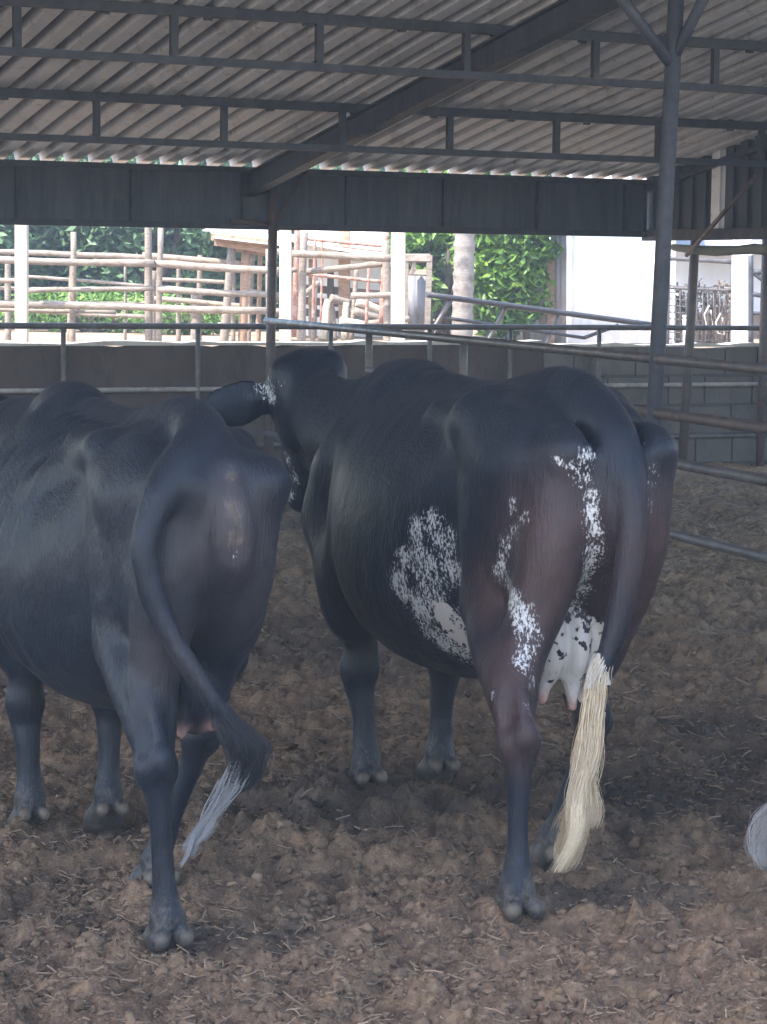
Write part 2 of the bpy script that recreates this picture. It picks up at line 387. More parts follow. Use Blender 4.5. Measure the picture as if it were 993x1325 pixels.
POSE_B = dict(
 girth=.93, rib=.003, pin=.09, hollows=(), hump=.035, hook=.135, hookz=1.235, hollow=0, ridge=1.75,
 LH=dict(hoof=(-.19, .16), hock=(-.21, .185, .51), fet=(-.232, .163, .125), thigh=(.03, .16), stifle=(.10, .175, .79)),
 RH=dict(hoof=(.38, .022), hock=(.20, -.07, .50), fet=(.34, .014, .125), thigh=(.05, .115), stifle=(.2, .13, .8), round=(.072, .02, .07, .058)),
 LF=dict(hoof=(1.20, .165), elbow=(1.20, .205, .74), knee=(1.21, .17, .43), fet=(1.165, .165, .13)),
 RF=dict(hoof=(1.19, -.08), elbow=(1.20, -.205, .74), knee=(1.20, -.10, .43), fet=(1.155, -.08, .13)),
 poll=(1.98, .12, 1.30), muzzle=(2.22, .16, .90), face=(1, 0, .4),
 ear=((2.0, .23, 1.20), (2.0, .42, 1.12)),
 tail=[(.05, 0, 1.36), (-.08, .035, 1.34), (-.18, .11, 1.285), (-.225, .185, 1.20), (-.245, .228, 1.09), (-.255, .212, .968), (-.27, .162, .849), (-.29, .101, .748), (-.30, .037, .648), (-.30, -.005, .58)],
 tailr=[.05, .055, .05, .04, .033, .030, .028, .026, .023, .017],
 udder=[((.16, 0, .70), (.15, .10, .12), .05), ((.03, .0, .66), (.07, .08, .12), .03)],
 teats=[([(.0, .05, .60), (-.01, .055, .55)], [.022, .012]), ([(.0, -.03, .60), (-.01, -.035, .565)], [.02, .011])],
 extra=[([(.30, .11, 1.265), (.5, .175, 1.23), (.72, .25, 1.14)], [.03, .035, .025], .06), ([(.42, .08, 1.285), (.66, .135, 1.255), (.9, .20, 1.19)], [.03, .03, .025], .05)])
POSE_C = dict(
 girth=1.0, hump=.05,
 LH=dict(hoof=(-.10, .16), hock=(-.13, .17, .50), fet=(-.14, .16, .125)),
 RH=dict(hoof=(.03, -.16), hock=(-.04, -.17, .50), fet=(-.01, -.16, .125)),
 LF=dict(hoof=(1.27, .15), elbow=(1.24, .215, .74), knee=(1.27, .165, .43), fet=(1.235, .15, .13)),
 RF=dict(hoof=(1.30, -.15), elbow=(1.24, -.215, .74), knee=(1.30, -.16, .43), fet=(1.265, -.15, .13)),
 poll=(2.0, 0, 1.36), muzzle=(2.25, 0, .95), face=(1, 0, .4), ear=((2.02, .12, 1.27), (2.0, .32, 1.20)),
 tail=[(.05, 0, 1.365), (-.10, 0, 1.33), (-.21, 0, 1.26), (-.27, .02, 1.15), (-.30, .05, 1.0), (-.32, .13, .86), (-.33, .24, .72), (-.33, .36, .60), (-.33, .47, .50), (-.33, .54, .44)],
 tailr=[.05, .055, .05, .04, .035, .032, .029, .026, .023, .017],
 udder=[((.16, 0, .70), (.15, .10, .12), .05)], teats=[])
# ------------------------------------------------------------------ materials
def coat(name, base, brown=(.06, .035, .03), white=(.44, .43, .42), dust=(.095, .075, .058)):
    n = N(name); v = n.coord(); m1 = sep(n, n.attr('mark').outputs['Color']); m2 = sep(n, n.attr('mark_more').outputs['Color'])
    vs = n.coord(scale=(1, 1, .55))
    big = n.noise(v, 3.5, 4); fine = n.noise(vs, 150, 3, .65); mid = n.noise(v, 22, 4, .6)
    c = n.mix(n.ramp(big, [(.35, 0), (.7, 1)]), base, tuple(q*1.3 for q in base))
    c = n.mix(n.math('MULTIPLY', m1[1], n.ramp(mid, [(.2, .55), (.7, 1)])), c, brown)
    c = n.mix(n.ramp(n.math('ADD', n.math('MULTIPLY', m2[2], .42), n.math('ADD', n.math('MULTIPLY', fine, .35), n.math('MULTIPLY', mid, .45))), [(.63, 0), (.77, .7)]), c, dust)
    # roan speckle: fine noise against the mask
    sp = n.math('ADD', n.math('MULTIPLY', fine, .85), n.math('MULTIPLY', n.noise(vs, 30, 3, .6), .35))
    th = n.math('SUBTRACT', .98, n.math('MULTIPLY', m1[0], .465))
    w = n.math('MULTIPLY', n.math('SUBTRACT', sp, th), 8, True); w = n.math('MULTIPLY', w, n.math('GREATER_THAN', m1[0], .03))
    c = n.mix(w, c, white)
    # solid white skin with black spots
    spot = n.n('TexVoronoi'); wv = n.n('TexNoise'); n.l(v, wv.inputs['Vector']); wv.inputs['Scale'].default_value = 26; wa = n.n('VectorMath', operation='MULTIPLY_ADD'); n.l(wv.outputs['Color'], wa.inputs[0]); wa.inputs[1].default_value = (.07, .07, .07); n.l(v, wa.inputs[2]); n.l(wa.outputs[0], spot.inputs['Vector']); spot.inputs['Scale'].default_value = 27
    sw = n.ramp(n.math('ADD', spot.outputs['Distance'], n.math('MULTIPLY', fine, .25)), [(.40, 0), (.47, 1)])
    sw = n.math('MAXIMUM', sw, n.ramp(mid, [(.62, 0), (.66, 1)]))
    ws = n.math('MULTIPLY', n.ramp(n.math('MULTIPLY', n.math('ADD', m2[1], n.math('MULTIPLY', mid, 2.2)), .4), [(.62, 0), (.665, 1)]), n.math('MULTIPLY', sw, n.math('GREATER_THAN', m2[1], .12)))
    c = n.mix(ws, c, n.mix(mid, (.44, .38, .31), white))
    c = n.mix(m1[2], c, n.mix(mid, (.30, .16, .13), (.45, .27, .22)))
    c = n.mix(n.ramp(m2[0], [(.35, 0), (.6, .9)]), c, n.mix(mid, (.06, .046, .034), (.17, .13, .09)))
    hair = n.noise(n.coord(scale=(.55, 1, .17), rot=(0, .25, 0)), 150, 3, .7)
    c = n.mix(n.math('MULTIPLY', n.ramp(hair, [(.35, 0), (.7, 1)]), .35), c, n.mix(.3, c, (.018, .024, .034), 'ADD'))
    x = n.set(c, n.ramp(mid, [(.3, .40), (.7, .46)]), .23, bump=n.math('ADD', n.math('MULTIPLY', hair, .9), n.math('MULTIPLY', mid, .4)), bs=.6, bd=.008)
    n.b.inputs['Sheen Weight'].default_value = .02; n.b.inputs['Sheen Roughness'].default_value = .4; n.b.inputs['Sheen Tint'].default_value = (.75, .85, 1, 1)
    return x
def hairmat(name, a, b, rough=.5):
    n = N(name); return n.set(n.mix(n.attr('tone').outputs['Fac'], a, b), rough, .4)
M = {}
M['coat_speckled'] = coat('black speckled coat', (.0045, .0068, .0125), brown=(.050, .027, .025))
M['coat_black'] = coat('black coat', (.0058, .0082, .0142), brown=(.030, .026, .028), dust=(.095, .078, .062))
M['coat_white'] = coat('white coat', (.5, .47, .43), dust=(.2, .16, .12))
M['hair_cream'] = hairmat('cream tail hair', (.36, .24, .13), (.66, .54, .38))
M['hair_white'] = hairmat('white tail hair', (.44, .38, .30), (.66, .60, .52))
M['hair_black'] = hairmat('black tail hair', (.010, .011, .014), (.02, .022, .028))
M['hair_pale'] = hairmat('pale grey tail hair', (.17, .155, .145), (.30, .28, .265))
M['hair_grey'] = hairmat('grey tail hair', (.10, .10, .105), (.32, .31, .31))
def steel(name, a, b, rust=None, rough=.55, amt=.5):
    n = N(name); v = n.coord()
    c = n.mix(n.ramp(n.noise(v, 9, 5, .65), [(.35, 0), (.7, 1)]), a, b)
    if rust: c = n.mix(n.ramp(n.noise(v, 23, 6, .7), [(amt, 0), (amt+.12, 1)]), c, rust)
    return n.set(c, n.ramp(n.noise(v, 15), [(.3, rough-.12), (.7, rough+.15)]), .4, bump=n.noise(v, 70, 4), bs=.25, bd=.004)
M['steel'] = steel('dark painted steel', (.028, .031, .040), (.052, .055, .066), (.07, .05, .04), .6, .56)
M['pole'] = steel('rusty pipe', (.050, .042, .042), (.085, .068, .064), (.11, .065, .045), .55, .5)
M['rail'] = steel('worn pipe', (.055, .053, .056), (.12, .112, .108), (.10, .06, .042), .42, .52)
M['bright_rail'] = steel('polished pipe', (.20, .18, .165), (.34, .31, .28), (.16, .10, .07), .33, .6)
M['rust'] = steel('rust red steel', (.23, .10, .07), (.36, .20, .15), (.45, .33, .28), .7)
def fascia_mat():
    n = N('fascia sheet'); v = n.coord()
    c = n.mix(n.ramp(n.noise(n.coord(scale=(3, 3, .35)), 5, 5, .7), [(.35, 0), (.7, 1)]), (.040, .045, .057), (.075, .080, .092))
    c = n.mix(n.ramp(n.noise(v, 4, 6, .7), [(.6, 0), (.75, .6)]), c, (.09, .075, .065))
    return n.set(c, .6, .3, bump=n.noise(v, 5, 3), bs=.4, bd=.03)
M['fascia'] = fascia_mat()
def roof_mat():
    n = N('weathered roof sheet'); v = n.coord(scale=(1, .25, 1))
    c = n.mix(n.ramp(n.noise(v, 2.2, 6, .7), [(.35, 0), (.65, 1)]), (.62, .64, .70), (.82, .80, .78))
    c = n.mix(n.ramp(n.noise(n.coord(), 11, 6, .75), [(.58, 0), (.72, .75)]), c, (.13, .105, .09))
    c = n.mix(n.ramp(n.noise(n.coord(scale=(1, .08, 1)), 6, 4, .6), [(.55, 0), (.75, .6)]), c, (.22, .17, .13))
    c = n.mix(n.math('MULTIPLY', n.attr('trough_shade').outputs['Fac'], n.ramp(n.noise(n.coord(scale=(.4, .4, .4)), 5, 4, .6), [(.3, .5), (.7, .85)])), c, (.085, .085, .098))  # shade inside the ribs is painted in as a darker colour
    return n.set(c, .55, .3)
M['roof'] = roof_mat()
def plaster(name, a, b, c2, bs=.5):
    n = N(name); v = n.coord()
    c = n.mix(n.ramp(n.noise(v, 1.6, 6, .7), [(.3, 0), (.7, 1)]), a, b)
    c = n.mix(n.ramp(n.noise(n.coord(scale=(1, 1, .35)), 3.1, 6, .75), [(.52, 0), (.7, 1)]), c, c2)
    return n.set(c, .88, .2, bump=n.noise(v, 24, 8, .7), bs=bs, bd=.02)
M['plaster'] = plaster('muddy plaster', (.070, .054, .049), (.105, .084, .075), (.045, .037, .036))
M['cap'] = plaster('wall coping', (.42, .38, .34), (.58, .54, .48), (.30, .25, .20))  # pale colour carries the sunlit top edge of the walls
M['block'] = plaster('stone block', (.095, .088, .082), (.15, .135, .12), (.065, .06, .058), .8)
M['mortar'] = plaster('mortar', (.075, .07, .066), (.10, .09, .084), (.04, .036, .033))
M['bounce_ground'] = plaster('pale concrete apron', (.50, .45, .38), (.58, .53, .46), (.42, .37, .30), .2)
M['yardsoil'] = plaster('dry yard soil', (.27, .19, .13), (.36, .27, .19), (.19, .13, .085))
def wood(name, a, b, c2):
    n = N(name); g = n.noise(n.coord(scale=(1, 1, 1)), 7, 6, .7); f = n.noise(n.coord(scale=(.25, 2.5, 2.5)), 30, 4, .7)
    c = n.mix(n.ramp(f, [(.35, 0), (.65, 1)]), a, b); c = n.mix(n.ramp(g, [(.52, 0), (.68, .85)]), c, c2)
    return n.set(c, .8, .2, bump=f, bs=.6, bd=.012)
M['log'] = wood('weathered rail wood', (.17, .14, .115), (.30, .255, .21), (.14, .105, .075))
M['log_dark'] = wood('grey brown wood', (.20, .155, .12), (.32, .26, .20), (.12, .09, .07))
M['plank'] = wood('brown plank', (.27, .17, .11), (.42, .29, .20), (.16, .10, .07))
M['pale'] = wood('pale painted post', (.40, .36, .28), (.50, .45, .36), (.30, .26, .2))
M['white'] = plaster('whitewash', (.78, .77, .76), (.84, .83, .82), (.72, .70, .67), .2)
M['zinc'] = plaster('zinc sheet', (.20, .205, .215), (.28, .285, .30), (.15, .14, .135), .2)
M['tin'] = plaster('pale roofing tin', (.42, .39, .37), (.55, .51, .48), (.33, .25, .2), .2)
M['tarp'] = plaster('grey green tarp', (.15, .16, .14), (.24, .25, .22), (.10, .10, .09), .6)
M['dark'] = plaster('dark interior', (.06, .055, .05), (.10, .085, .075), (.04, .035, .03))
def leafmat(name, a, b, c2):
    n = N(name); v = n.coord(); r = n.attr('tone').outputs['Fac']
    c = n.ramp(r, [(0, a), (.55, b), (1, c2)]); n.set(c, .45, .5)
    tr = n.n('BsdfTranslucent'); n.l(c, tr.inputs[0]); mx = n.n('MixShader'); mx.inputs[0].default_value = .35
    n.l(n.b.outputs[0], mx.inputs[1]); n.l(tr.outputs[0], mx.inputs[2]); n.l(mx.outputs[0], n.out.inputs[0]); return n.m
M['leaf_dark'] = leafmat('hedge leaf', (.06, .12, .05), (.115, .20, .09), (.18, .28, .12))
M['leaf_bright'] = leafmat('vine leaf', (.07, .14, .02), (.13, .25, .032), (.24, .34, .05))
M['palm'] = wood('palm bark', (.19, .165, .145), (.28, .25, .22), (.12, .10, .085))
M['bark'] = wood('bark', (.09, .07, .055), (.15, .12, .09), (.06, .045, .035))

# ------------------------------------------------------------------ ground of the pen: trampled bedding
def ground_h(x, y):
    a = fbm(x*.9, y*.9, 3, 3)-.5
    b = np.abs(fbm(x*5.5, y*5.5, 3, 11)-.5)
    c = fbm(x*17, y*17, 3, 23)-.5
    d = np.abs(fbm(x*46, y*46, 2, 41)-.5)
    k = .6+.8*fbm(x*.6+9, y*.6, 2, 77)
    e = fbm(x*105, y*105, 2, 61)-.5
    g_ = np.abs(fbm(x*2.6+5, y*2.6, 2, 91)-.5)
    return a*.09+(.03-g_*.16)*k+(.02-b*.14)*k+c*.085*k+d*.032+e*.012*k-.012
def ground_mat():
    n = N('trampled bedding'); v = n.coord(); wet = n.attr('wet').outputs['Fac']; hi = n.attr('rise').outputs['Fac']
    a = n.noise(v, 26, 6, .7); b = n.noise(v, 90, 4, .7); l = n.noise(v, .9, 4, .6)
    c = n.mix(n.ramp(a, [(.34, 0), (.62, 1)]), (.092, .055, .034), (.255, .160, .095))
    c = n.mix(n.ramp(b, [(.55, 0), (.70, .8)]), c, (.30, .215, .145))
    c = n.mix(n.ramp(l, [(.45, 0), (.68, .55)]), c, (.225, .15, .095))
    c = n.mix(n.ramp(hi, [(.0, .55), (.5, 0)]), c, (.045, .031, .025))  # hollows darkened in the colour: recess shade along with damp
    c = n.mix(n.ramp(n.noise(v, 7.5, 7, .75), [(.40, .5), (.54, 0)]), c, (.042, .029, .022))
    dry = n.math('MULTIPLY', n.attr('dry').outputs['Fac'], n.ramp(n.noise(v, 2.2, 5, .7), [(.3, .35), (.6, 1)]))  # dry straw toward the far right, lightened to offset the dim light
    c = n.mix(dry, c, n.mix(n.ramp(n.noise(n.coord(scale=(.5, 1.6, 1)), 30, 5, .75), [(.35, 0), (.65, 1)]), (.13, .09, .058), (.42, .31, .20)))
    c = n.mix(n.math('MULTIPLY', wet, .68), c, n.mix(a, (.020, .017, .017), (.042, .034, .030)))
    n.set(c, n.mix(wet, (.9, .9, .9), (.62, .62, .62)), .25, bump=n.math('ADD', n.math('MULTIPLY', a, 1.0), n.math('MULTIPLY', b, .6)), bs=.8, bd=.02)
    return n.m
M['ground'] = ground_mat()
def wetness(x, y):
    w = np.clip((fbm(x*.75+3.1, y*.55+1.7, 4, 5)-.53)*6, 0, 1)
    for cx, cy, rx, ry in ((.95, 7.35, .75, .55), (-.1, 7.0, .5, .4), (.52, 5.9, .35, .18), (-.40, 5.55, .35, .15), (1.5, 8.3, .7, .4)):  # patches shadowed as well as wet, both put into the dark tone
        e = ((x-cx)/rx)**2+((y-cy)/ry)**2; w = np.maximum(w, np.clip(1.3-e-1.2*(fbm(x*4, y*4, 3, 8)-.4), 0, 1))
    return np.clip(w, 0, 1)
ys = [3.6]
while ys[-1] < 23: ys.append(ys[-1]*1.0020+.0015)
ys = np.array(ys); us = np.linspace(-1, 1, 760)
Yg = np.repeat(ys[:, None], len(us), 1); Xg = us[None, :]*(.32*Yg+.4)
Zg = ground_h(Xg, Yg)
near = np.clip((23-Yg)/4, 0, 1); Zg = Zg*near
nr, nc = Yg.shape; gi = np.arange(nr*nc).reshape(nr, nc)
Q = np.stack([gi[:-1, :-1], gi[:-1, 1:], gi[1:, 1:], gi[1:, :-1]], -1).reshape(-1, 4)
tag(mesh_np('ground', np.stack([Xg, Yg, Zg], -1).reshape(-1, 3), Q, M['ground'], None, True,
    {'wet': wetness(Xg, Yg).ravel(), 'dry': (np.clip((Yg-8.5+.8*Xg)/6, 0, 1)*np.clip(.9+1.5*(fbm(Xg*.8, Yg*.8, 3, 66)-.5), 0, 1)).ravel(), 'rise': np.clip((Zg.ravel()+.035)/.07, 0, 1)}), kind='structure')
mb = MB(); 
mb.add([(-40, 2.6, -.06), (40, 2.6, -.06), (40, 24, -.06), (-40, 24, -.06)], [(0, 1, 2, 3)])
tag(mb.build('dirt_floor', M['ground']), kind='structure')
mb = MB(); mb.add([(-50, -50, -.056), (50, -50, -.056), (50, 2.6, -.056), (-50, 2.6, -.056)], [(0, 1, 2, 3)]); tag(mb.build('bounce_yard', M['bounce_ground']), kind='structure')  # unseen yard, made pale so it bounces sunlight into the shed
# clods of muck and bits of straw (nobody could count them)
def ico(sub):
    bm = __import__('bmesh').new(); __import__('bmesh').ops.create_icosphere(bm, subdivisions=sub, radius=1)
    V = np.array([v.co for v in bm.verts]); T = np.array([[v.index for v in f.verts] for f in bm.faces]); bm.free(); return V, T
def clods(n, y0, y1, smin, smax, sub, seed):
    g = np.random.default_rng(seed); V0, T0 = ico(sub); var = []
    for i in range(8):
        d_ = g.normal(size=(5, 3)); r = 1+.36*g.normal(size=len(V0))+.5*np.sin(V0@d_.T*2.2).sum(1)*.3; var.append(V0*np.clip(r, .35, 1.7)[:, None])
    var = np.array(var)
    y = 1/(1/y1+(1/y0-1/y1)*g.random(n)); x = g.uniform(-1, 1, n)*(.30*y+.2)
    keep = fbm(x*1.7, y*1.7, 3, 31) > g.random(n)*.62+.12; x, y = x[keep], y[keep]; m = len(x)
    s = smin*(smax/smin)**(g.random(m)**2.8); s3 = s[:, None]*np.stack([g.uniform(.8, 1.5, m), g.uniform(.8, 1.3, m), g.uniform(.55, 1.0, m)], 1)
    a = g.uniform(0, 6.28, m); P = var[g.integers(0, 8, m)]*s3[:, None, :]
    ca, sa = np.cos(a)[:, None], np.sin(a)[:, None]
    P = np.stack([P[..., 0]*ca-P[..., 1]*sa, P[..., 0]*sa+P[..., 1]*ca, P[..., 2]], -1)
    P += np.stack([x, y, ground_h(x, y)-s*.05], 1)[:, None, :]
    T = T0[None]+(np.arange(m)*len(V0))[:, None, None]
    tone = np.repeat(g.random(m), len(V0)); wet = np.repeat(wetness(x, y), len(V0))
    return P.reshape(-1, 3), T.reshape(-1, 3), tone, wet
def clod_mat():
    n = N('muck clod'); t = n.attr('tone').outputs['Fac']; w = n.attr('wet').outputs['Fac']; v = n.coord()
    c = n.ramp(t, [(0, (.068, .042, .028)), (.5, (.155, .098, .06)), (.9, (.21, .135, .083)), (1, (.25, .165, .105))])
    c = n.mix(n.ramp(n.noise(v, 120, 4, .7), [(.5, 0), (.7, .6)]), c, (.19, .145, .10)); c = n.mix(n.math('MULTIPLY', w, .8), c, (.026, .021, .02))
    return n.set(c, .85, .25, bump=n.noise(v, 160, 4, .7), bs=.7, bd=.006)
M['clod'] = clod_mat()
parts = [clods(19000, 4.2, 8.0, .003, .016, 2, 1), clods(12000, 4.2, 19, .005, .02, 1, 2)]
off = 0; Vs = []; Ts = []; tn = []; wt = []
for V, T, a, b in parts: Vs.append(V); Ts.append(T+off); tn.append(a); wt.append(b); off += len(V)
tag(mesh_np('muck_clods', np.concatenate(Vs), np.concatenate(Ts), M['clod'], None, True, {'tone': np.concatenate(tn), 'wet': np.concatenate(wt)}),
    'crumbly brown clods of dry muck strewn over the whole pen floor', 'muck', kind='stuff')
def straw(n, seed):
    g = np.random.default_rng(seed); y = 1/(1/17+(1/3.9-1/17)*g.random(n)); x = g.uniform(-1, 1, n)*(.30*y+.2)
    keep = fbm(x*1.1+4, y*1.1, 3, 51) > g.random(n)*.5+.22; x, y = x[keep], y[keep]; m = len(x)
    L = (.003+.022*g.random(m)**3.2)*np.clip(y/5.5, 1, 2.6); w = g.uniform(.0009, .0024, m)*np.clip(y/5.5, 1, 2.6); a = g.uniform(0, 6.28, m); tl = g.normal(0, .25, m); z = ground_h(x, y)+g.uniform(.002, .016, m)
    d = np.stack([np.cos(a), np.sin(a), tl], 1)*L[:, None]; q = np.stack([-np.sin(a), np.cos(a), 0*a], 1)*w[:, None]; u = np.array([0, 0, 1])*w[:, None]
    c = np.stack([x, y, z], 1); mid = c+g.normal(0, .12, (m, 3))*L[:, None]
    V = np.stack([c-d-q, c-d+q, c-d+u, mid-q, mid+q, mid+u, c+d-q, c+d+q, c+d+u], 1).reshape(-1, 3)
    b = (np.arange(m)*9)[:, None, None]
    Q = np.array([[0, 1, 4, 3], [1, 2, 5, 4], [2, 0, 3, 5], [3, 4, 7, 6], [4, 5, 8, 7], [5, 3, 6, 8]])[None]+b
    return V, Q.reshape(-1, 4), np.repeat(g.random(m), 9)
V, Q, t = straw(64000, 9)
n = N('straw'); M['straw'] = n.set(n.ramp(n.attr('tone').outputs['Fac'], [(0, (.075, .05, .034)), (.55, (.18, .125, .085)), (.975, (.25, .17, .11)), (1, (.38, .29, .19))]), .8, .2)
tag(mesh_np('straw_bits', V, Q, M['straw'], None, False, {'tone': t}), 'short dry straw and chaff scattered over the muck of the pen', 'straw', kind='stuff')
# ------------------------------------------------------------------ the open cattle shed; t runs along its far eave, s from that eave back over the pen
EC = np.array([2.08, 19.6, 0]); ED = np.array([.9061, .4231, 0]); EN = np.array([-.4231, .9061, 0]); UPZ = np.array([0, 0, 1.])
SLOPE = .169
def sh(t, s, z): return EC+ED*t-EN*s+UPZ*z
def roofz(s): return 2.45+SLOPE*s
def t_at(px, py, s):
    """where along the eave direction the sight line through a reference pixel meets the vertical plane s"""
    d = _f + (px-496.5)/F*_r - (py-662.5)/F*_u; p0 = EC-EN*s
    k = ((p0-CAM)@EN)/(d@EN); q = CAM+d*k; return (q-EC)@ED, q[2]
T0, T1, S1 = -15.0, 9.0, 13.9
shed = empty('cattle_shed', sh(-5, 6, 0)); tag(shed, 'open steel cattle shed with corrugated roof on lattice purlins over the pen', 'shed')
def local(mb, root):
    o = np.array(root.location); mb.v = [tuple(np.array(p)-o) for p in mb.v]; return mb
# corrugated sheet, one skin with real troughs
PITCH_R = .19; prof = [(0, 0), (.088, 0), (.102, .072), (.170, .072), (.184, 0)]
tv = []
k = 0
while T0+k*PITCH_R < T1:
    tv += [(T0+k*PITCH_R+a, b) for a, b in prof]; k += 1
tv = np.array(tv)
def sheet(name, s0, s1):
    sv = np.linspace(s0, s1, 9)
    V = np.array([sh(t, s, roofz(s)+b+.004*math.sin(t*1.3+s*2)) for s in sv for t, b in tv]); m = len(tv)
    Q = np.array([(i*m+j, i*m+j+1, (i+1)*m+j+1, (i+1)*m+j) for i in range(len(sv)-1) for j in range(m-1)])
    o = mesh_np(name, V-np.array(shed.location), Q, M['roof'], shed, False, {'trough_shade': np.tile(np.clip(tv[:, 1]/.05, 0, 1), len(sv))})
    so = o.modifiers.new('thick', 'SOLIDIFY'); so.thickness = .0012; so.offset = 1
    return o
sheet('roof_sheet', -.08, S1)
# lattice purlins
def purlin(s, struts, step=None):
    zt = roofz(s)-.035; zb = zt-.28; m = MB()
    m.bar(sh(T0, s, zt), sh(T1, s, zt), .05, .06); m.bar(sh(T0, s, zb), sh(T1, s, zb), .045, .045)
    for i in range(int((T1-T0)/.62)):                       # cleats along the top chord
        t = T0+.3+i*.62; m.bar(sh(t, s-.03, zt-.0), sh(t+.05, s-.03, zt+.0), .02, .085)
    o = local(m, shed).build('purlin', M['steel'], shed)
    for t in struts:
        q = MB().bar(sh(t, s, zb+.02), sh(t, s, zt-.03), .042, .042, ED); local(q, shed).build('strut', M['steel'], o)
    return o
purlin(2.07, [t_at(x, y, 2.07)[0] for x, y in ((-40, 160), (125, 160), (290, 170), (443, 182), (582, 185), (720, 192), (852, 200), (985, 210))])
purlin(4.15, [t_at(x, y, 4.15)[0] for x, y in ((-180, 40), (22, 50), (225, 65), (413, 82), (603, 100), (770, 105), (925, 112), (1070, 125))])
for s in (6.23, 8.3, 10.4): purlin(s, list(np.arange(-9, 7, 1.0)+.2*s))
# rafters
def rafter(t, s0=.0, z=.0):
    m = MB(); hz = lambda s: roofz(s)-.16
    m.bar(sh(t, s0, hz(s0)), sh(t, S1, hz(S1)), .016, .15); m.bar(sh(t, s0, hz(s0)+.08), sh(t, S1, hz(S1)+.08), .10, .010); m.bar(sh(t, s0, hz(s0)-.08), sh(t, S1, hz(S1)-.08), .10, .010)
    return local(m, shed).build('rafter', M['fascia'], shed)
t_col = t_at(343, 300, 0)[0]; t_col2 = t_at(867, 300, -.1)[0]
for t in (t_col-4.3, t_col-8.6, t_col-.14, t_col+4.6, t_col+9.0): rafter(t)
# fascia of flat sheet panels with lap straps, hanging under the far eave
tl = [T0]+[t_at(x, 260, 0)[0] for x in (-140, 20, 168, 312, 446, 572, 693, 806)]; tl.append(0.08)
fz0, fz1 = 1.985, 2.41
for i in range(len(tl)-1):
    a, b = tl[i], tl[i+1]; m = MB(); nn = 8
    for k in range(nn):
        q0 = a+(b-a)*k/nn; q1 = a+(b-a)*(k+1)/nn
        f = lambda q: .012*math.sin(q*3.7)+.006*math.sin(q*9)
        m.bar(sh(q0, f(q0), (fz0+fz1)/2+.01*math.sin(q0*2)), sh(q1+.004, f(q1), (fz0+fz1)/2+.01*math.sin(q1*2)), .012, fz1-fz0-.02)
    o = local(m, shed).build('fascia_panel', M['fascia'], shed)
    m = MB().bar(sh(b, .035, fz0+.02), sh(b, .035, fz1-.01), .035, .012, ED); local(m, shed).build('strap', M['steel'], o)
m = MB().bar(sh(T0, .03, fz0-.005), sh(.1, .03, fz0-.005), .06, .05); m.bar(sh(T0, .03, fz1), sh(.1, .03, fz1), .05, .045)
local(m, shed).build('eave_beam', M['steel'], shed)
# side fascia turning the corner to the right: upright ribbed sheets under the verge
for k in range(30):
    s = -.02+k*.2; z0 = 1.98+.03*math.sin(k); z1 = roofz(s)+.02
    mk_ = M['roof' if k in (5, 9) else 'fascia']; m = MB().bar(sh(.12, s, (z0+z1)/2), sh(.12, s+.115, (z0+z1)/2), .01, z1-z0); m.bar(sh(.15, s+.07, (z0+z1)/2), sh(.15, s+.245, (z0+z1)/2), .01, z1-z0)  # a few paler sheets paint in the light showing between the ribs
    local(m, shed).build('side_sheet', mk_, shed)
m = MB().bar(sh(.1, 0, 1.97), sh(.1, 6, 1.97), .06, .09); m.bar(sh(.1, 0, roofz(0)-.1), sh(.1, 6, roofz(6)-.1), .05, .05); local(m, shed).build('side_beam', M['steel'], shed)
# columns and braces
def column(name, base, top, r, mat, braces=()):
    c = local(MB().tube([base, (np.array(base)+top)/2, top], r, 14), shed).build(name, M[mat], shed)
    for a, b, rr in braces: local(MB().tube([a, b], rr, 8), shed).build('brace', M[mat], c)
    return c
pc = sh(t_col, .10, 0)
column('column', pc-UPZ*.05, sh(t_col+.03, .10, roofz(.1)-.12), .037, 'pole',
       [(pc+UPZ*1.93, sh(t_col+.30, .12, 2.40), .014), (pc+UPZ*2.0+ED*.0, sh(t_col-.32, .10, 2.02), .016)])
pc2 = sh(t_col2-.07, .30, 0)
column('column', pc2-UPZ*.05, sh(t_col2+.02, .30, roofz(.3)-.1), .04, 'pole', [(at(889, 330, 19.0), at(978, 228, 17.3), .018)])
pb = np.array([1.335, 11.7, 0]); pt_ = np.array([1.435, 11.7, 3.5])
mid = pb+(pt_-pb)*.80
near_post = column('column', pb-UPZ*.05, pt_, .040, 'steel', [(pb+(pt_-pb)*.765, at(790, -22, 11.5), .030), (pb+(pt_-pb)*.775, at(925, -30, 11.55), .028)])
for t in (t_col-4.3, t_col+4.6): column('column', sh(t, .1, -.05), sh(t, .1, 2.3), .037, 'pole')
for t in (-14, -2.5, 6): column('column', sh(t, S1-.5, -.05), sh(t, S1-.5, roofz(S1-.5)-.1), .05, 'pole')

# ------------------------------------------------------------------ walls of the pen
WS = -.24                                                    # the walls stand just outside the eave
tw = t_at(702, 460, WS)[0]
def ragged(t0, t1, s, z0, z1, th, n):
    m = MB(); ts = np.linspace(t0, t1, n)
    zz = z1+.012*np.cumsum(rng.normal(0, .35, n))*0+rng.normal(0, .007, n)
    for i in range(n-1):
        a, b = ts[i], ts[i+1]
        P = [sh(a, s, z0), sh(b, s, z0), sh(b, s, zz[i+1]), sh(a, s, zz[i])]; P2 = [p-EN*-th for p in P]
        m.add(P+P2, [(0, 1, 2, 3), (5, 4, 7, 6), (3, 2, 6, 7)]+([(4, 0, 3, 7)] if i == 0 else [])+([(1, 5, 6, 2)] if i == n-2 else []))
    return m
wl = empty('low_wall', sh((T0+tw)/2, WS, 0)); tag(wl, 'low mud stained plastered wall behind the pen with pale sunlit top edge', 'wall')
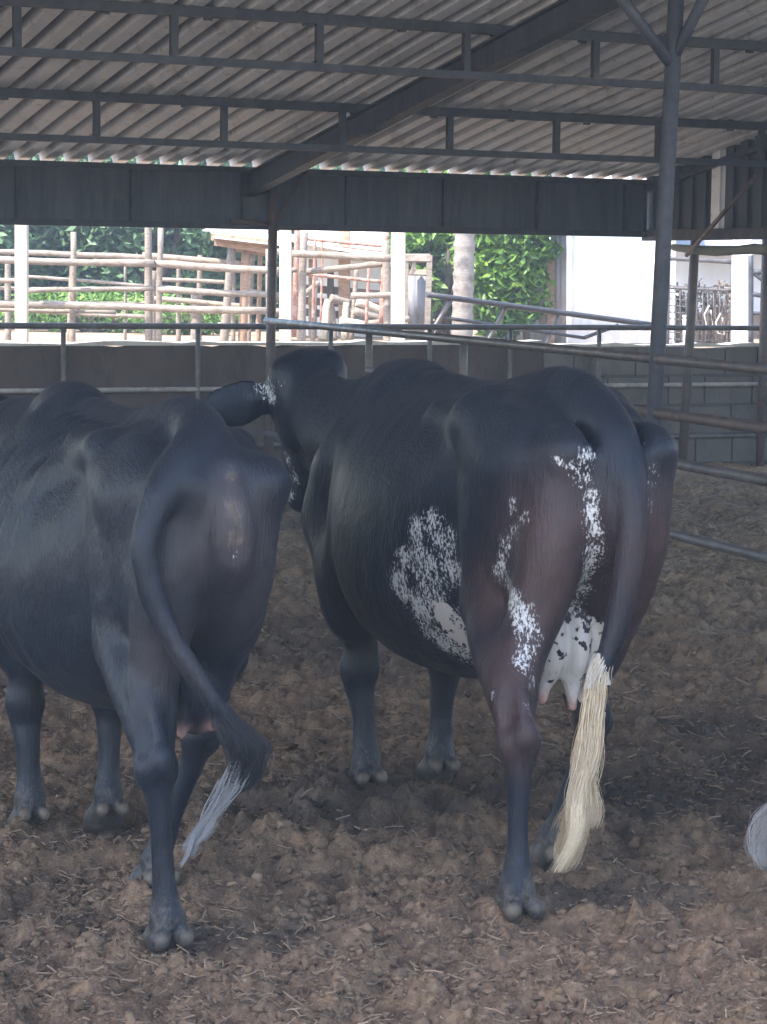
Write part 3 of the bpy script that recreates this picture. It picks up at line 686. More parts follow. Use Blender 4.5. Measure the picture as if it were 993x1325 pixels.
local(ragged(T0, tw, WS, -.1, 1.045, .20, 90), wl).build('wall_face', M['plaster'], wl)
local(ragged(T0, tw-.004, WS+.012, 1.049, 1.072, .225, 90), wl).build('coping', M['cap'], wl)
wb = empty('stone_wall', sh((tw+T1)/2, WS, 0)); tag(wb, 'low wall of grey stone blocks with dark mortar joints', 'wall')
local(ragged(tw+.006, T1, WS, -.1, 1.02, .19, 60), wb).build('mortar_bed', M['mortar'], wb)
m = MB()
for row in range(4):
    z = .02+row*.255; t = tw+.02-(.2 if row % 2 else 0)
    while t < T1:
        L = rng.uniform(.30, .62); a = max(t, tw+.012); b = t+L-.012
        if b-a > .05:
            d = rng.uniform(0, .014); zt = z+.242+rng.uniform(-.014, .006)
            c = (sh(a, WS+.006+d/2, (z+zt)/2)+sh(b, WS+.006+d/2, (z+zt)/2))/2
            m.box(c, (b-a, .02+d, zt-z), np.stack([ED, EN, UPZ], 1))
        t += L
local(m, wb).build('stone_blocks', M['block'], wb, .006)
local(ragged(tw+.006, T1, WS+.008, 1.026, 1.05, .22, 70), wb).build('coping', M['cap'], wb)

# ------------------------------------------------------------------ pipe fences
def pipe(root, name, a, b, r, mat, n=12, sag=0):
    t = np.linspace(0, 1, 9)[:, None]; P = np.asarray(a)+(np.asarray(b)-np.asarray(a))*t; P[:, 2] -= sag*4*(t*(1-t))[:, 0]
    return local(MB().tube(P, r, n), root).build(name, M[mat], root)
fb = empty('pipe_fence', sh(-3, -.12, 0)); tag(fb, 'dark pipe fence running along the wall at the back of the pen', 'fence')
for z, r, mt in ((1.205, .024, 'rail'), (.715, .019, 'bright_rail'), (.27, .02, 'rail')): pipe(fb, 'rail', sh(T0, -.12, z+.02), sh(T1, -.12, z-.03), r, mt)
for x in (-140, 82, 256, 428, 556, 660, 775, 990): t = t_at(x, 470, -.12)[0]; pipe(fb, 'post', sh(t, -.12, -.05), sh(t, -.12, 1.20), .02, 'rail')
fn = empty('pipe_fence', (1.0, 13, 0)); tag(fn, 'pipe fence of four rails slanting forward from the thin column to the right', 'fence')
a0 = at(345, 415, 17.75); b0 = at(993, 478, 10.66)
def fline(z_off, r, mt, start=0., sag=0):
    a = a0+(b0-a0)*start; e = b0+(b0-a0)*.35
    dz = lambda k: -z_off
    pipe(fn, 'rail', a+UPZ*dz(0), e+UPZ*dz(0), r, mt, 12, sag)
fline(0, .026, 'rail')
fline(.272, .028, 'pole', .30); fline(.51, .027, 'rail', .0); fline(.865, .027, 'rail', .0)
for k in (.30, .52, 1.18): p = a0+(b0-a0)*k+np.array([0, .03, 0]); pipe(fn, 'post', p*[1, 1, 0], p, .024, 'rail')
# long tilted pipe frame leaning over the wall
tg = empty('pipe_gate', sh(-1.3, -1.3, .75)); tag(tg, 'tilted dark pipe frame with braces standing behind the low wall', 'gate')
Yg_ = 20.6
for (x0, y0, x1, y1, r, nm, mt) in ((552, 381, 850, 421, .026, 'top_bar', 'steel'), (575, 411, 756, 437, .016, 'lower_bar', 'steel'), (756, 437, 800, 421, .018, 'lower_bar', 'steel'), (585, 386, 548, 447, .022, 'leg', 'rail'), (655, 398, 628, 447, .02, 'leg', 'rail'), (722, 408, 706, 447, .018, 'leg', 'rail')):
    pipe(tg, nm, at(x0, y0, Yg_+(x0-550)*.004), at(x1, y1, Yg_+(x1-550)*.004), r, mt)

# ------------------------------------------------------------------ yard outside
YZ = .75
mb = MB(); w0 = sh(0, WS-.19, 0)
c = [w0-ED*55, w0+ED*55, w0+ED*55+EN*60, w0-ED*55+EN*60]
for p in c: p[2] = YZ
mb.add(c, [(0, 1, 2, 3)]); tag(mb.build('yard', M['yardsoil']), kind='structure')
def gnd(px, Y, py=400): p = at(px, py, Y); p[2] = YZ; return p
def logrow(root, name, x0, y0, x1, y1, Y0, Y1, r, mat='log', bend=.02):
    return local(MB().log(at(x0, y0, Y0), at(x1, y1, Y1), r, r*rng.uniform(.8, 1.1), 9, 10, bend, .07), root).build(name, M[mat], root)
def upright(root, name, px, ytop, Y, r, mat='log', lean=0, box=False):
    b = gnd(px, Y); t = at(px+lean, ytop, Y)
    mb = MB().bar(b-UPZ*.1, t, 2*r, 2*r, (0, 1, 0)) if box else MB().log(b-UPZ*.1, t, r*1.08, r*.92, 9, 7, .012, .05)
    return local(mb, root).build(name, M[mat], root, .012 if box else 0)
def post(px, ytop, Y, r, lab, lean=0, mat='pale', box=True, grp=None):
    p = gnd(px, Y); o = empty('fence_post', p); tag(o, lab, 'post', grp)
    upright(o, 'shaft', px, ytop, Y, r, mat, lean, box)
    tpx = at(px+lean, ytop, Y); local(MB().bar(tpx-UPZ*.012, tpx+UPZ*.03, 2*r-.02, 2*r-.02, (0, 1, 0)), o).build('cap', M[mat], o); return o
post(28, 230, 25.0, .066, 'pale square post standing in front of the log rails at far left')
post(370, 250, 24.2, .062, 'pale square post just right of the thin shed column')
post(516, 230, 24.0, .074, 'thick pale square post between the rusty ladder frame and the vines')
cf = empty('log_fence', gnd(160, 25.5)); tag(cf, 'near rail fence of thick weathered logs in front of the hedge', 'fence')
for r in ((-60, 334, 200, 341, 25.6, 25.4, .042), (188, 340, 362, 351, 25.5, 25.0, .042), (-60, 362, 36, 363, 25.3, 25.2, .034), (34, 376, 200, 373, 25.6, 25.5, .030), (205, 374, 362, 382, 25.5, 25.2, .040), (-60, 392, 348, 402, 25.4, 25.0, .044), (-60, 399, 150, 404, 25.9, 25.8, .02)): logrow(cf, 'rail', *r)
for x, yt, r, l in ((192, 250, .044, 0), (205, 294, .036, 3), (93, 300, .034, 2), (-40, 300, .05, 0), (350, 322, .04, -2)): upright(cf, 'post', x, yt, 25.75, r, 'log' if x != 93 else 'log_dark', l)
cb = empty('log_fence', gnd(150, 28.5)); tag(cb, 'farther fence of thin grey poles close to the hedge', 'fence')
for r in ((-60, 323, 205, 334, 28.4, 28.2, .034), (185, 331, 325, 343, 28.2, 28, .045), (25, 357, 190, 370, 28.6, 28.3, .022), (205, 361, 300, 366, 28.2, 28.1, .026), (-60, 372, 110, 374, 28.6, 28.6, .024), (40, 402, 195, 410, 28.6, 28.3, .026), (200, 386, 330, 397, 28.1, 27.9, .034), (90, 391, 200, 392, 28.6, 28.5, .014)): logrow(cb, 'rail', *r, 'log' if rng.random() < .6 else 'log_dark')
for x, yt, r, l in ((231, 330, .028, 0), (257, 330, .036, 2), (88, 335, .03, 5), (162, 335, .018, 0), (198, 350, .045, 0), (10, 325, .04, 0), (254, 381, .07, 0)): upright(cb, 'post', x, yt, 28.4, r, 'log' if x != 88 else 'log_dark', l)
# hut of old timber under a tin roof
hut = empty('timber_hut', gnd(310, 27)); tag(hut, 'small timber hut under rusty tin sheets at the end of the log rails', 'hut')
def slabo(root, name, pts, th, mat):
    P = [np.array(p, float) for p in pts]; nn = np.cross(P[1]-P[0], P[3]-P[0]); nn /= np.linalg.norm(nn); Q = [p+nn*th for p in P]
    m = MB(); m.add(P+Q, [(3, 2, 1, 0), (4, 5, 6, 7), (0, 1, 5, 4), (1, 2, 6, 5), (2, 3, 7, 6), (3, 0, 4, 7)])
    return local(m, root).build(name, M[mat], root)
slabo(hut, 'roof_sheet', [at(262, 299, 27.6), at(350, 301, 27.6), at(352, 296, 29.5), at(272, 295, 29.5)], .015, 'tin')
slabo(hut, 'roof_sheet', [at(276, 308, 26.4), at(362, 318, 26.3), at(360, 303, 27.6), at(272, 299, 27.6)], .015, 'tin')
for a in ((274, 306, 26.5, 350, 314, 26.4), (278, 313, 26.6, 352, 324, 26.5), (300, 320, 26.9, 352, 328, 26.8), (282, 302, 27.5, 350, 305, 27.5)):
    local(MB().bar(at(a[0], a[1], a[2]), at(a[3], a[4], a[5]), .05, .08), hut).build('beam', M['plank'], hut)
for x, yt, Y, r, l, mt in ((289, 318, 26.6, .05, 11, 'log'), (313, 318, 26.7, .052, 5, 'plank'), (321, 325, 27.4, .03, 6, 'log_dark'), (334, 330, 27.6, .03, 3, 'plank'), (302, 325, 28.3, .03, 0, 'log_dark')): upright(hut, 'post', x, yt, Y, r, mt, l)
for a in ((282, 421, 322, 424, 26.7, .04), (318, 375, 362, 386, 27.3, .035), (318, 400, 362, 405, 27.3, .04), (324, 345, 362, 349, 27.5, .03)): local(MB().log(at(a[0], a[1], a[4]), at(a[2], a[3], a[4]), a[5]), hut).build('rail', M['log_dark'], hut)
# long low store behind, white tin roof
st_ = empty('store_building', gnd(430, 31.5)); tag(st_, 'whitewashed store with sloping pale tin roof behind the rusty pipe frame', 'building')
slabo(st_, 'roof', [at(318, 302, 29.9), at(492, 333, 29.5), at(492, 329, 31.8), at(322, 294, 32)], .03, 'white')
slabo(st_, 'back_wall', [gnd(385, 32.1), gnd(498, 31.9), at(498, 285, 31.9), at(385, 285, 32.1)], .15, 'white')
for x, w, mt, yt in ((446, .14, 'plank', 296), (405, .10, 'log_dark', 335), (428, .08, 'dark', 345), (384, .12, 'log', 320)): upright(st_, 'post', x, yt, 31.0, w/2*1.1, mt, 0, True)
slabo(st_, 'gable', [at(390, 292, 33.0), at(506, 300, 33.0), at(506, 250, 33.2), at(390, 250, 33.2)], .05, 'zinc')
for y in (372, 388, 403): local(MB().bar(at(385, y, 31.2), at(500, y+9, 31.0), .04, .1), st_).build('board', M['log' if y != 388 else 'plank'], st_)
# rusty pipe ladder frame
rf = empty('ladder_rack', gnd(440, 26)); tag(rf, 'rusty red pipe frame of uprights and crossbars beside thick pale post', 'frame')
for a in ((385, 295, 381, 436, .032), (408, 306, 405, 420, .018), (478, 342, 474, 420, .018), (500, 296, 494, 420, .034), (418, 302, 415, 420, .012)): pipe(rf, 'upright', at(a[0], a[1], 26), at(a[2], a[3], 26), a[4], 'rust')
for a in ((384, 308, 500, 319, .018), (384, 353, 500, 365, .02), (430, 318, 500, 326, .010)): pipe(rf, 'crossbar', at(a[0], a[1], 26), at(a[2], a[3], 26), a[4], 'rust')
lf = empty('log_fence', gnd(440, 25.2)); tag(lf, 'short stretch of pale log rails between the two pale square posts', 'fence')
for r in ((350, 325, 388, 328, 25.0, 25.0, .04), (376, 328, 508, 334, 25.0, 24.8, .04), (352, 403, 376, 402, 25, 25, .035), (392, 352, 505, 340, 25.3, 25.2, .035), (352, 352, 384, 349, 25.2, 25.2, .03), (455, 383, 510, 381, 25.2, 25.1, .035)): logrow(lf, 'rail', *r)
for x, yt, r, l in ((390, 300, .045, 4), (503, 310, .045, -4)): upright(lf, 'post', x, yt, 25.15, r, 'log', l)
# stack of old boards and stumps leaning in front of the store
tp = empty('timber_pile', gnd(440, 27)); tag(tp, 'leaning pile of pale stumps and boards behind the rusty pipe frame', 'timber')
for i, (x0, y0, x1, y1, r) in enumerate(((418, 440, 426, 388, .06), (432, 440, 428, 390, .05), (428, 386, 452, 392, .05), (446, 440, 448, 392, .045), (455, 440, 462, 345, .03), (405, 440, 409, 352, .03), (462, 390, 512, 408, .05), (458, 402, 512, 418, .045), (470, 420, 530, 412, .04), (440, 415, 500, 425, .05), (395, 380, 412, 366, .035))):
    local(MB().log(at(x0, y0, 27-.05*i), at(x1, y1, 27.1-.05*i), r, r*.85), tp).build('log', M['log' if i % 3 else 'pale'], tp)
# grey corrugated sheet in a wooden frame
cs = empty('sheet_fence', gnd(545, 27)); tag(cs, 'grey corrugated sheet in a wooden frame left of the vines', 'fence')
def corr(root, name, xa, xb, yt, yb, Y0, Y1, mat, pitch=.09, d=.012):
    a = at(xa, yb, Y0); b = at(xb, yb, Y1); at_, bt = at(xa, yt, Y0), at(xb, yt, Y1); L = np.linalg.norm((b-a)[:2]); k = int(L/pitch*4); dd = (b-a)/L; q = np.array([-dd[1], dd[0], 0])*-1
    V = []; 
    for i in range(k+1):
        o = q*d*math.cos(i*math.pi/2); V += [a+(b-a)*i/k+o, at_+(bt-at_)*i/k+o]
    m = MB(); m.add(V, [(2*i, 2*i+2, 2*i+3, 2*i+1) for i in range(k)], True); o = local(m, root).build(name, M[mat], root)
    so = o.modifiers.new('thick', 'SOLIDIFY'); so.thickness = .003; return o
corr(cs, 'sheet', 524, 556, 354, 432, 27.2, 27.2, 'zinc')
for a in ((524, 334, 557, 334, .045), (524, 352, 556, 353, .03), (556, 330, 553, 432, .04), (536, 335, 534, 355, .03), (526, 330, 525, 432, .035)): local(MB().bar(at(a[0], a[1], 27.05), at(a[2], a[3], 27.05), a[4]*1.6, a[4]*2, (0, .3, 1)), cs).build('frame_bar', M['log' if a[1] != 352 else 'log_dark'], cs)
# white sheet fence below the vines and the white building
wf = empty('sheet_fence', gnd(700, 29.5)); tag(wf, 'pale corrugated sheet fence half covered by hanging vines', 'fence')
corr(wf, 'sheet', 655, 712, 325, 452, 30.2, 29.7, 'tin'); corr(wf, 'sheet', 714, 735, 300, 452, 29.7, 29.5, 'tin')
local(MB().bar(at(713, 452, 29.55), at(713, 312, 29.55), .10, .06, (0, 1, 0)), wf).build('post', M['plank'], wf)
wh = empty('white_building', gnd(800, 29.5)); tag(wh, 'plain white sheet walled building gleaming in the sun behind the near column', 'building')
corr(wh, 'wall', 733, 869, 265, 455, 29.3, 29.0, 'white', .12, .008)
slabo(wh, 'roof', [at(728, 262, 29.0), at(875, 262, 28.7), at(875, 225, 33), at(728, 225, 33)], .04, 'tin')
slabo(wh, 'side_wall', [gnd(869, 29.0), gnd(862, 33), at(862, 265, 33), at(869, 265, 29.0)], .06, 'white')
local(MB().bar(at(737, 452, 29.2), at(737, 275, 29.2), .05, .05, (0, 1, 0)), wh).build('corner_trim', M['white'], wh)
local(MB().bar(at(733, 436, 29.2), at(869, 434, 28.9), .04, .18), wh).build('plinth', M['tin'], wh)
# gateway with white pillars and weld mesh
gw = empty('mesh_gate', gnd(905, 27.5)); tag(gw, 'weld mesh gate sagging in the opening beside a white pillar', 'gate')
GY = 27.6; m = MB()
for i in range(12): x = 866+i*7.3; m.tube([at(x, 442, GY), at(x+rng.normal(0, .5), 366+6*math.sin(i), GY)], .006, 5)
for i in range(9): y = 370+i*8.6; m.tube([at(864, y-1, GY), at(905, y+2, GY+.02), at(948, y, GY)], .006, 5)
local(m, gw).build('mesh_panel', M['rail'], gw)
for a in ((865, 330, 863, 446, .03), (949, 336, 948, 446, .028), (864, 334, 949, 339, .026), (864, 372, 949, 376, .018)): pipe(gw, 'frame_bar', at(a[0], a[1], GY), at(a[2], a[3], GY), a[4], 'rail')
m = MB()
for k, (x, y) in enumerate(((918, 395), (933, 405))): m.tube([at(x, y, GY-.06), at(x-6, y+12, GY-.08), at(x-4, y+26, GY-.07), at(x+5, y+28, GY-.07), at(x+2, y+6, GY-.06)], .010, 6)
local(m, gw).build('hanging_rope', M['tin'], gw)
pil = empty('gate_pillar', gnd(961, 27.4)); tag(pil, 'square white pillar right of the mesh gate', 'pillar')
upright(pil, 'shaft', 961, 300, 27.4, .105, 'white', 0, True)
local(MB().box(at(961, 300, 27.4)+UPZ*.03, (.27, .27, .07)), pil).build('cap', M['white'], pil)
bx = empty('store_building', gnd(905, 33)); tag(bx, 'sunlit white store seen through the mesh gate opening', 'building')
slabo(bx, 'wall', [gnd(855, 34), gnd(1010, 33.5), at(1010, 312, 33.5), at(855, 312, 34)], .15, 'white')
slabo(bx, 'base', [gnd(855, 33.9), gnd(1010, 33.4), at(1010, 404, 33.4), at(855, 404, 33.9)], .1, 'plank')
slabo(bx, 'roof', [at(850, 322, 32.4), at(1015, 330, 32), at(1015, 285, 36), at(850, 285, 36)], .04, 'zinc')
sd = empty('brush_heap', gnd(905, 31)); tag(sd, 'tangled heap of dry brush behind the mesh gate', 'brush')
m = MB()
for i in range(150):
    x = rng.uniform(862, 950); y = rng.uniform(372, 398)+8*math.sin(x*.2); a = rng.uniform(0, 6.28); L = rng.uniform(4, 12)
    m.tube([at(x, y, 30.8), at(x+L*math.cos(a), y+L*math.sin(a)*.6, 30.8+rng.uniform(-.4, .4))], .012, 4)
local(m, sd).build('twigs', M['log_dark'], sd)
m = MB()
for i in range(70):
    x = rng.uniform(866, 948); m.tube([gnd(x, 30.8+rng.uniform(-.5, .5)), at(x+rng.normal(0, 6), rng.uniform(372, 400), 30.8)], .012, 4)
local(m, sd).build('stalks', M['plank'], sd)
br = empty('cattle_crush', gnd(985, 25)); tag(br, 'dark metal bars of a cattle crush right of the white pillar', 'crush')
for a in ((975, 352, 1030, 352, .03), (972, 380, 1030, 390, .025), (974, 352, 1010, 380, .022), (972, 405, 1030, 407, .02), (972, 330, 972, 446, .03), (1012, 330, 1012, 446, .03)): pipe(br, 'bar', at(a[0], a[1], 25), at(a[2], a[3], 25), a[4], 'steel')
tar = empty('rolled_tarp', at(940, 324, 19.3)); tag(tar, 'rolled grey green tarpaulin tied under the side beam of the shed', 'tarpaulin')
tp_ = [at(x, y, Y) for x, y, Y in ((872, 320, 19.3), (905, 324, 18.95), (930, 325, 18.7), (955, 324, 18.45), (975, 321, 18.3), (1000, 323, 18.1), (1040, 326, 17.8))]
local(MB().tube(tp_, [.028, .036, .04, .036, .042, .04, .036], 12, True, .15), tar).build('roll', M['tarp'], tar)
for k in (1, 3, 5): local(MB().tube([tp_[k]-UPZ*.06, tp_[k]+[0, -.065, 0], tp_[k]+UPZ*.07, tp_[k]+UPZ*.17], .006, 5), tar).build('tie', M['pale'], tar)
# drum in the gateway
dr = empty('bucket', gnd(891, 26.2)); tag(dr, 'small white bucket standing by the mesh gate', 'bucket')
q = gnd(891, 26.2); zt = at(891, 409, 26.2)[2]
local(MB().tube([q, q+UPZ*(zt-YZ)*.5, q*[1, 1, 0]+UPZ*zt], [.045, .052, .058], 14), dr).build('tub', M['white'], dr)
local(MB().tube([q*[1, 1, 0]+UPZ*(zt-.02), q*[1, 1, 0]+UPZ*(zt+.012)], [.064, .064], 14), dr).build('rim', M['tin'], dr)

# ------------------------------------------------------------------ plants
def leaves(root, name, c, rad, n, size, mat, seed, fn=None, droop=.5, tone_cut=False):
    g = np.random.default_rng(seed); c = np.asarray(c, float)
    P = []; 
    while sum(map(len, P)) < n:
        q = g.uniform(-1, 1, (n*3, 3)); r = np.linalg.norm(q, axis=1); q = q[(r < 1) & (r > .35)]
        w = c+q*rad; k = fbm(w[:, 0]*1.6+w[:, 1]*.7, w[:, 2]*2.2+w[:, 1], 3, seed); q = w[k > (.40 if tone_cut else .30)+.10*g.random(len(w))]
        if fn is not None: q = q[fn(q)]
        P.append(q)
    P = np.concatenate(P)[:n]; s = size*g.uniform(.55, 1.35, n)
    nz = g.normal(0, 1, (n, 3)); nz[:, 2] = np.abs(nz[:, 2])+droop; nz[:, 1] -= .5; nz /= np.linalg.norm(nz, axis=1)[:, None]
    a = np.cross(nz, g.normal(0, 1, (n, 3))); a[:, 2] -= .5; a -= nz*(a*nz).sum(1)[:, None]; a /= np.linalg.norm(a, axis=1)[:, None]; b = np.cross(nz, a)
    s = s[:, None]; L = P-np.array(root.location)
    V = np.stack([L-a*s, L+b*s*.42-nz*s*.08, L+a*s*1.05, L-b*s*.42-nz*s*.08], 1).reshape(-1, 3)
    tone = np.repeat(np.clip(fbm(P[:, 0]*.9, P[:, 2]*1.1, 3, seed+4)*.9-.1+g.normal(0, .16, n), 0, 1), 4)
    return mesh_np(name, V, np.arange(n*4).reshape(-1, 4), M[mat], root, False, {'tone': tone})
def bush(name, px, Y, rx, ry, top, n, size, mat, lab, cat, seed, trunk=True, z0=YZ, fn=None):
    p = gnd(px, Y); o = empty(name, p); tag(o, lab, cat)
    cz = (top+z0)/2; leaves(o, 'crown', (p[0], p[1], cz), (rx, ry, (top-z0)/2*1.05), n, size, mat, seed, fn, .5, name == 'vine_thicket')
    m = MB(); g = np.random.default_rng(seed)
    for k in range(6):
        e = p+np.array([g.normal(0, rx*.4), g.normal(0, ry*.3), (top-z0)*g.uniform(.5, .85)]); m.tube([p+[g.normal(0, .1), 0, -.05], (p+e)/2+[g.normal(0, .1), 0, .1], e], [.05, .035, .012], 6)
    local(m, o).build('trunk', M['bark'], o); return o
for i, (px, Y, rx, top, n, lab) in enumerate((
    (-60, 33.5, 1.7, 4.2, 8500, 'dark green hedge tree leftmost behind the log rails'),
    (75, 34.5, 1.7, 4.0, 8500, 'dark leafy hedge tree right of the leftmost pale post'),
    (185, 33.8, 1.6, 4.1, 8500, 'dense green hedge tree behind the tallest log post'),
    (300, 34.6, 1.6, 4.2, 8500, 'dense bluish green hedge tree behind the timber hut'))):
    bush('hedge_tree', px, Y, rx, 1.1, top, n, .085, 'leaf_dark', lab, 'tree', 100+i)
bush('low_bush', 120, 32.3, 1.6, .5, 1.35, 2200, .06, 'leaf_bright', 'low light green bush growing at the foot of the hedge', 'bush', 120)
bush('low_bush', 245, 31.5, .9, .4, 1.15, 1200, .05, 'leaf_bright', 'small weedy bush at the foot of the rails beside the hut', 'bush', 121)
bush('vine_thicket', 575, 31.5, .75, .7, 3.4, 6000, .075, 'leaf_bright', 'bright green vine thicket left of the palm trunk', 'vines', 130)
bush('vine_thicket', 662, 29.45, .78, .42, 3.5, 7500, .07, 'leaf_bright', 'bright green vines hanging over the pale sheet fence', 'vines', 131, True, YZ, fn=lambda q: q[:, 2] > -.85+.95*np.clip((q[:, 0]-.1)/.9, 0, 1)-.12*np.sin(q[:, 0]*17))
bush('hedge_tree', 620, 36.5, 2.4, 1.0, 5.0, 7000, .12, 'leaf_dark', 'dark tree shading the ground behind the bright vines', 'tree', 132)
bush('hedge_tree', 400, 40, 2.6, 1.2, 5.6, 5000, .13, 'leaf_dark', 'dark tree beyond the whitewashed store', 'tree', 133)
for i, (px, lab) in enumerate(((20, 'tall tree rising behind the gap left of the first hedge trees'), (140, 'tall tree filling the gap between the middle hedge trees'), (250, 'tall tree filling the gap left of the timber hut'), (520, 'tall tree behind the grey corrugated sheet'))):
    bush('tall_tree', px, 39+i*.4, 2.2, 1.0, 5.6, 6500, .12, 'leaf_dark', lab, 'tree', 150+i)
pa = empty('palm_tree', gnd(598, 28)); tag(pa, 'ringed grey palm trunk standing before the bright vines', 'palm')
b = gnd(598, 28); m = MB(); P = []; Rr = []
for k in range(80):
    z = k*.058; P.append(b+[.02*math.sin(z), 0, z-.05]); Rr.append((.128-.003*z)*(1.0, 1.07, .95)[k % 3]*(1+.015*rng.normal()))
local(m.tube(P, Rr, 18, True, .012), pa).build('trunk', M['palm'], pa)
m = MB()
for k in range(16):
    a = k*2*math.pi/16+.1*rng.normal(); d = np.array([math.cos(a), math.sin(a), 0]); el = rng.uniform(.1, 1.0); L = rng.uniform(1.7, 2.2); top = b+UPZ*4.55
    pts = [top+d*L*t*math.cos(el*.6)+UPZ*(L*t*math.sin(el)-1.3*t*t*L*.6) for t in np.linspace(0, 1, 12)]
    m.tube(pts, np.linspace(.03, .006, 12), 5); q = np.cross(d, UPZ)
    for j in range(1, 12):
        for sg in (1, -1):
            p = pts[j]; ll = .5*(1-.5*abs(j/11-.4)); e = p+sg*q*ll*.8+d*ll*.4-UPZ*ll*.35; w = d*.03
            m.add([p-w, p+w, (p+e)/2+w*1.2+UPZ*.03, e, (p+e)/2-w*1.2+UPZ*.03], [(0, 1, 2, 3, 4)])
cr = local(m, pa).build('crown', M['leaf_bright'], pa)
# ------------------------------------------------------------------ the cattle themselves
def hair(name, mat, parent, path, width, n, seed, r=.0016, wave=.012, tips=(.75, 1.0), depth=.6, clump=9, start=(0, .25), noise=.004):
    """bundle of single strands along a path; width is the half width of the bundle along it"""
    g = np.random.default_rng(seed); path = np.asarray(path, float); m = 13
    L = np.concatenate([[0], np.cumsum(np.linalg.norm(np.diff(path, axis=0), axis=1))]); L /= L[-1]
    T = lambda t: np.stack([smooth_interp(L, path[:, i], t) for i in range(3)], 1)
    wl = np.linspace(0, 1, len(width)); Vs = []; Qs = []; Tn = []; off = 0; tk = g.uniform(.25, .85, clump)
    cl = g.normal(0, .55, (clump, 2)); ph = g.uniform(0, 6.28, clump); fl = g.uniform(*tips, clump)
    side = np.array([0, 1, 0])
    for i in range(n):
        k = g.integers(clump); t0 = g.uniform(*start); t1 = fl[k]*g.uniform(.94, 1.0); t = np.linspace(t0, max(t1, t0+.2), m)
        C = T(np.clip(t, 0, 1)); w = np.interp(t, wl, width)
        a0 = g.normal(0, .5, 2); u = ((t-t0)/(t[-1]-t0))[:, None]
        mixk = np.clip(u*1.3-.2, 0, 1); o = np.clip(a0*(1-mixk*.75)+cl[k]*mixk*1.1, -1.15, 1.15)
        wv = wave*np.sin(t*17+ph[k])*u[:, 0]
        C = C+np.outer(o[:, 0]*w+wv+g.normal(0, noise)*u[:, 0], side); C[:, 0] += o[:, 1]*w*depth+wv*.5
        rr = r*(1-.75*u[:, 0])*g.uniform(.7, 1.3)
        ring = np.array([(1, 0), (-.5, .87), (-.5, -.87)])
        V = C[:, None, :]+rr[:, None, None]*(ring[None, :, :1]*np.array([1, 0, 0])+ring[None, :, 1:]*side)
        q = np.arange(m*3).reshape(m, 3); qq = np.stack([q[:-1], np.roll(q[:-1], -1, 1), np.roll(q[1:], -1, 1), q[1:]], -1).reshape(-1, 4)
        Vs.append(V.reshape(-1, 3)); Qs.append(qq+off); off += m*3; Tn.append(np.full(m*3, np.clip(tk[k]+g.normal(0, .22), 0, 1)))
    return mesh_np(name, np.concatenate(Vs), np.concatenate(Qs), M[mat], parent, True, {'tone': np.concatenate(Tn)})
def cow(P, mat, loc, yaw, sc, lab, marks):
    V, Q = build_cow(P)
    mk = np.zeros((len(V), 4)); mm = np.zeros((len(V), 4)); mk[:, 3] = mm[:, 3] = 1
    for key, (arr, ch) in dict(speckle=(mk, 0), brown=(mk, 1), pink=(mk, 2), white=(mm, 1)).items():
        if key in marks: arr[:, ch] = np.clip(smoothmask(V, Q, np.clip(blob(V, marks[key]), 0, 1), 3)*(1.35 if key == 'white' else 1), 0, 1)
    horn = np.zeros(len(V)); z = V[:, 2]
    for k in ('LH', 'RH', 'LF', 'RF'):
        fx, fy, fz = P[k]['fet']; hx, hy = P[k]['hoof']
        for s in (1, -1): horn = np.maximum(horn, np.clip(1.3-np.linalg.norm(V-[fx-.052, fy+s*.032, fz-.034], axis=1)/.024, 0, 1))
        horn = np.maximum(horn, np.where((np.abs(V[:, 0]-hx) < .13) & (np.abs(V[:, 1]-hy) < .09), np.clip((.045-z)/.02, 0, .75), 0))
    mm[:, 0] = horn; mm[:, 2] = np.clip((.50-z)/.48, 0, 1)**1.5
    if 'pale' in marks: mk[:, 2] = np.maximum(mk[:, 2], smoothmask(V, Q, blob(V, marks['pale']), 3)*.05)
    if 'dust' in marks: mm[:, 2] = np.maximum(mm[:, 2], smoothmask(V, Q, blob(V, marks['dust']), 4)*.9)
    o = mesh_np('cow', V, Q, M[mat], None, True, {'mark': mk, 'mark_more': mm})
    o.location = loc; o.rotation_euler = (0, 0, R(90+yaw)); o.scale = (sc,)*3
    tag(o, lab, 'cow'); return o
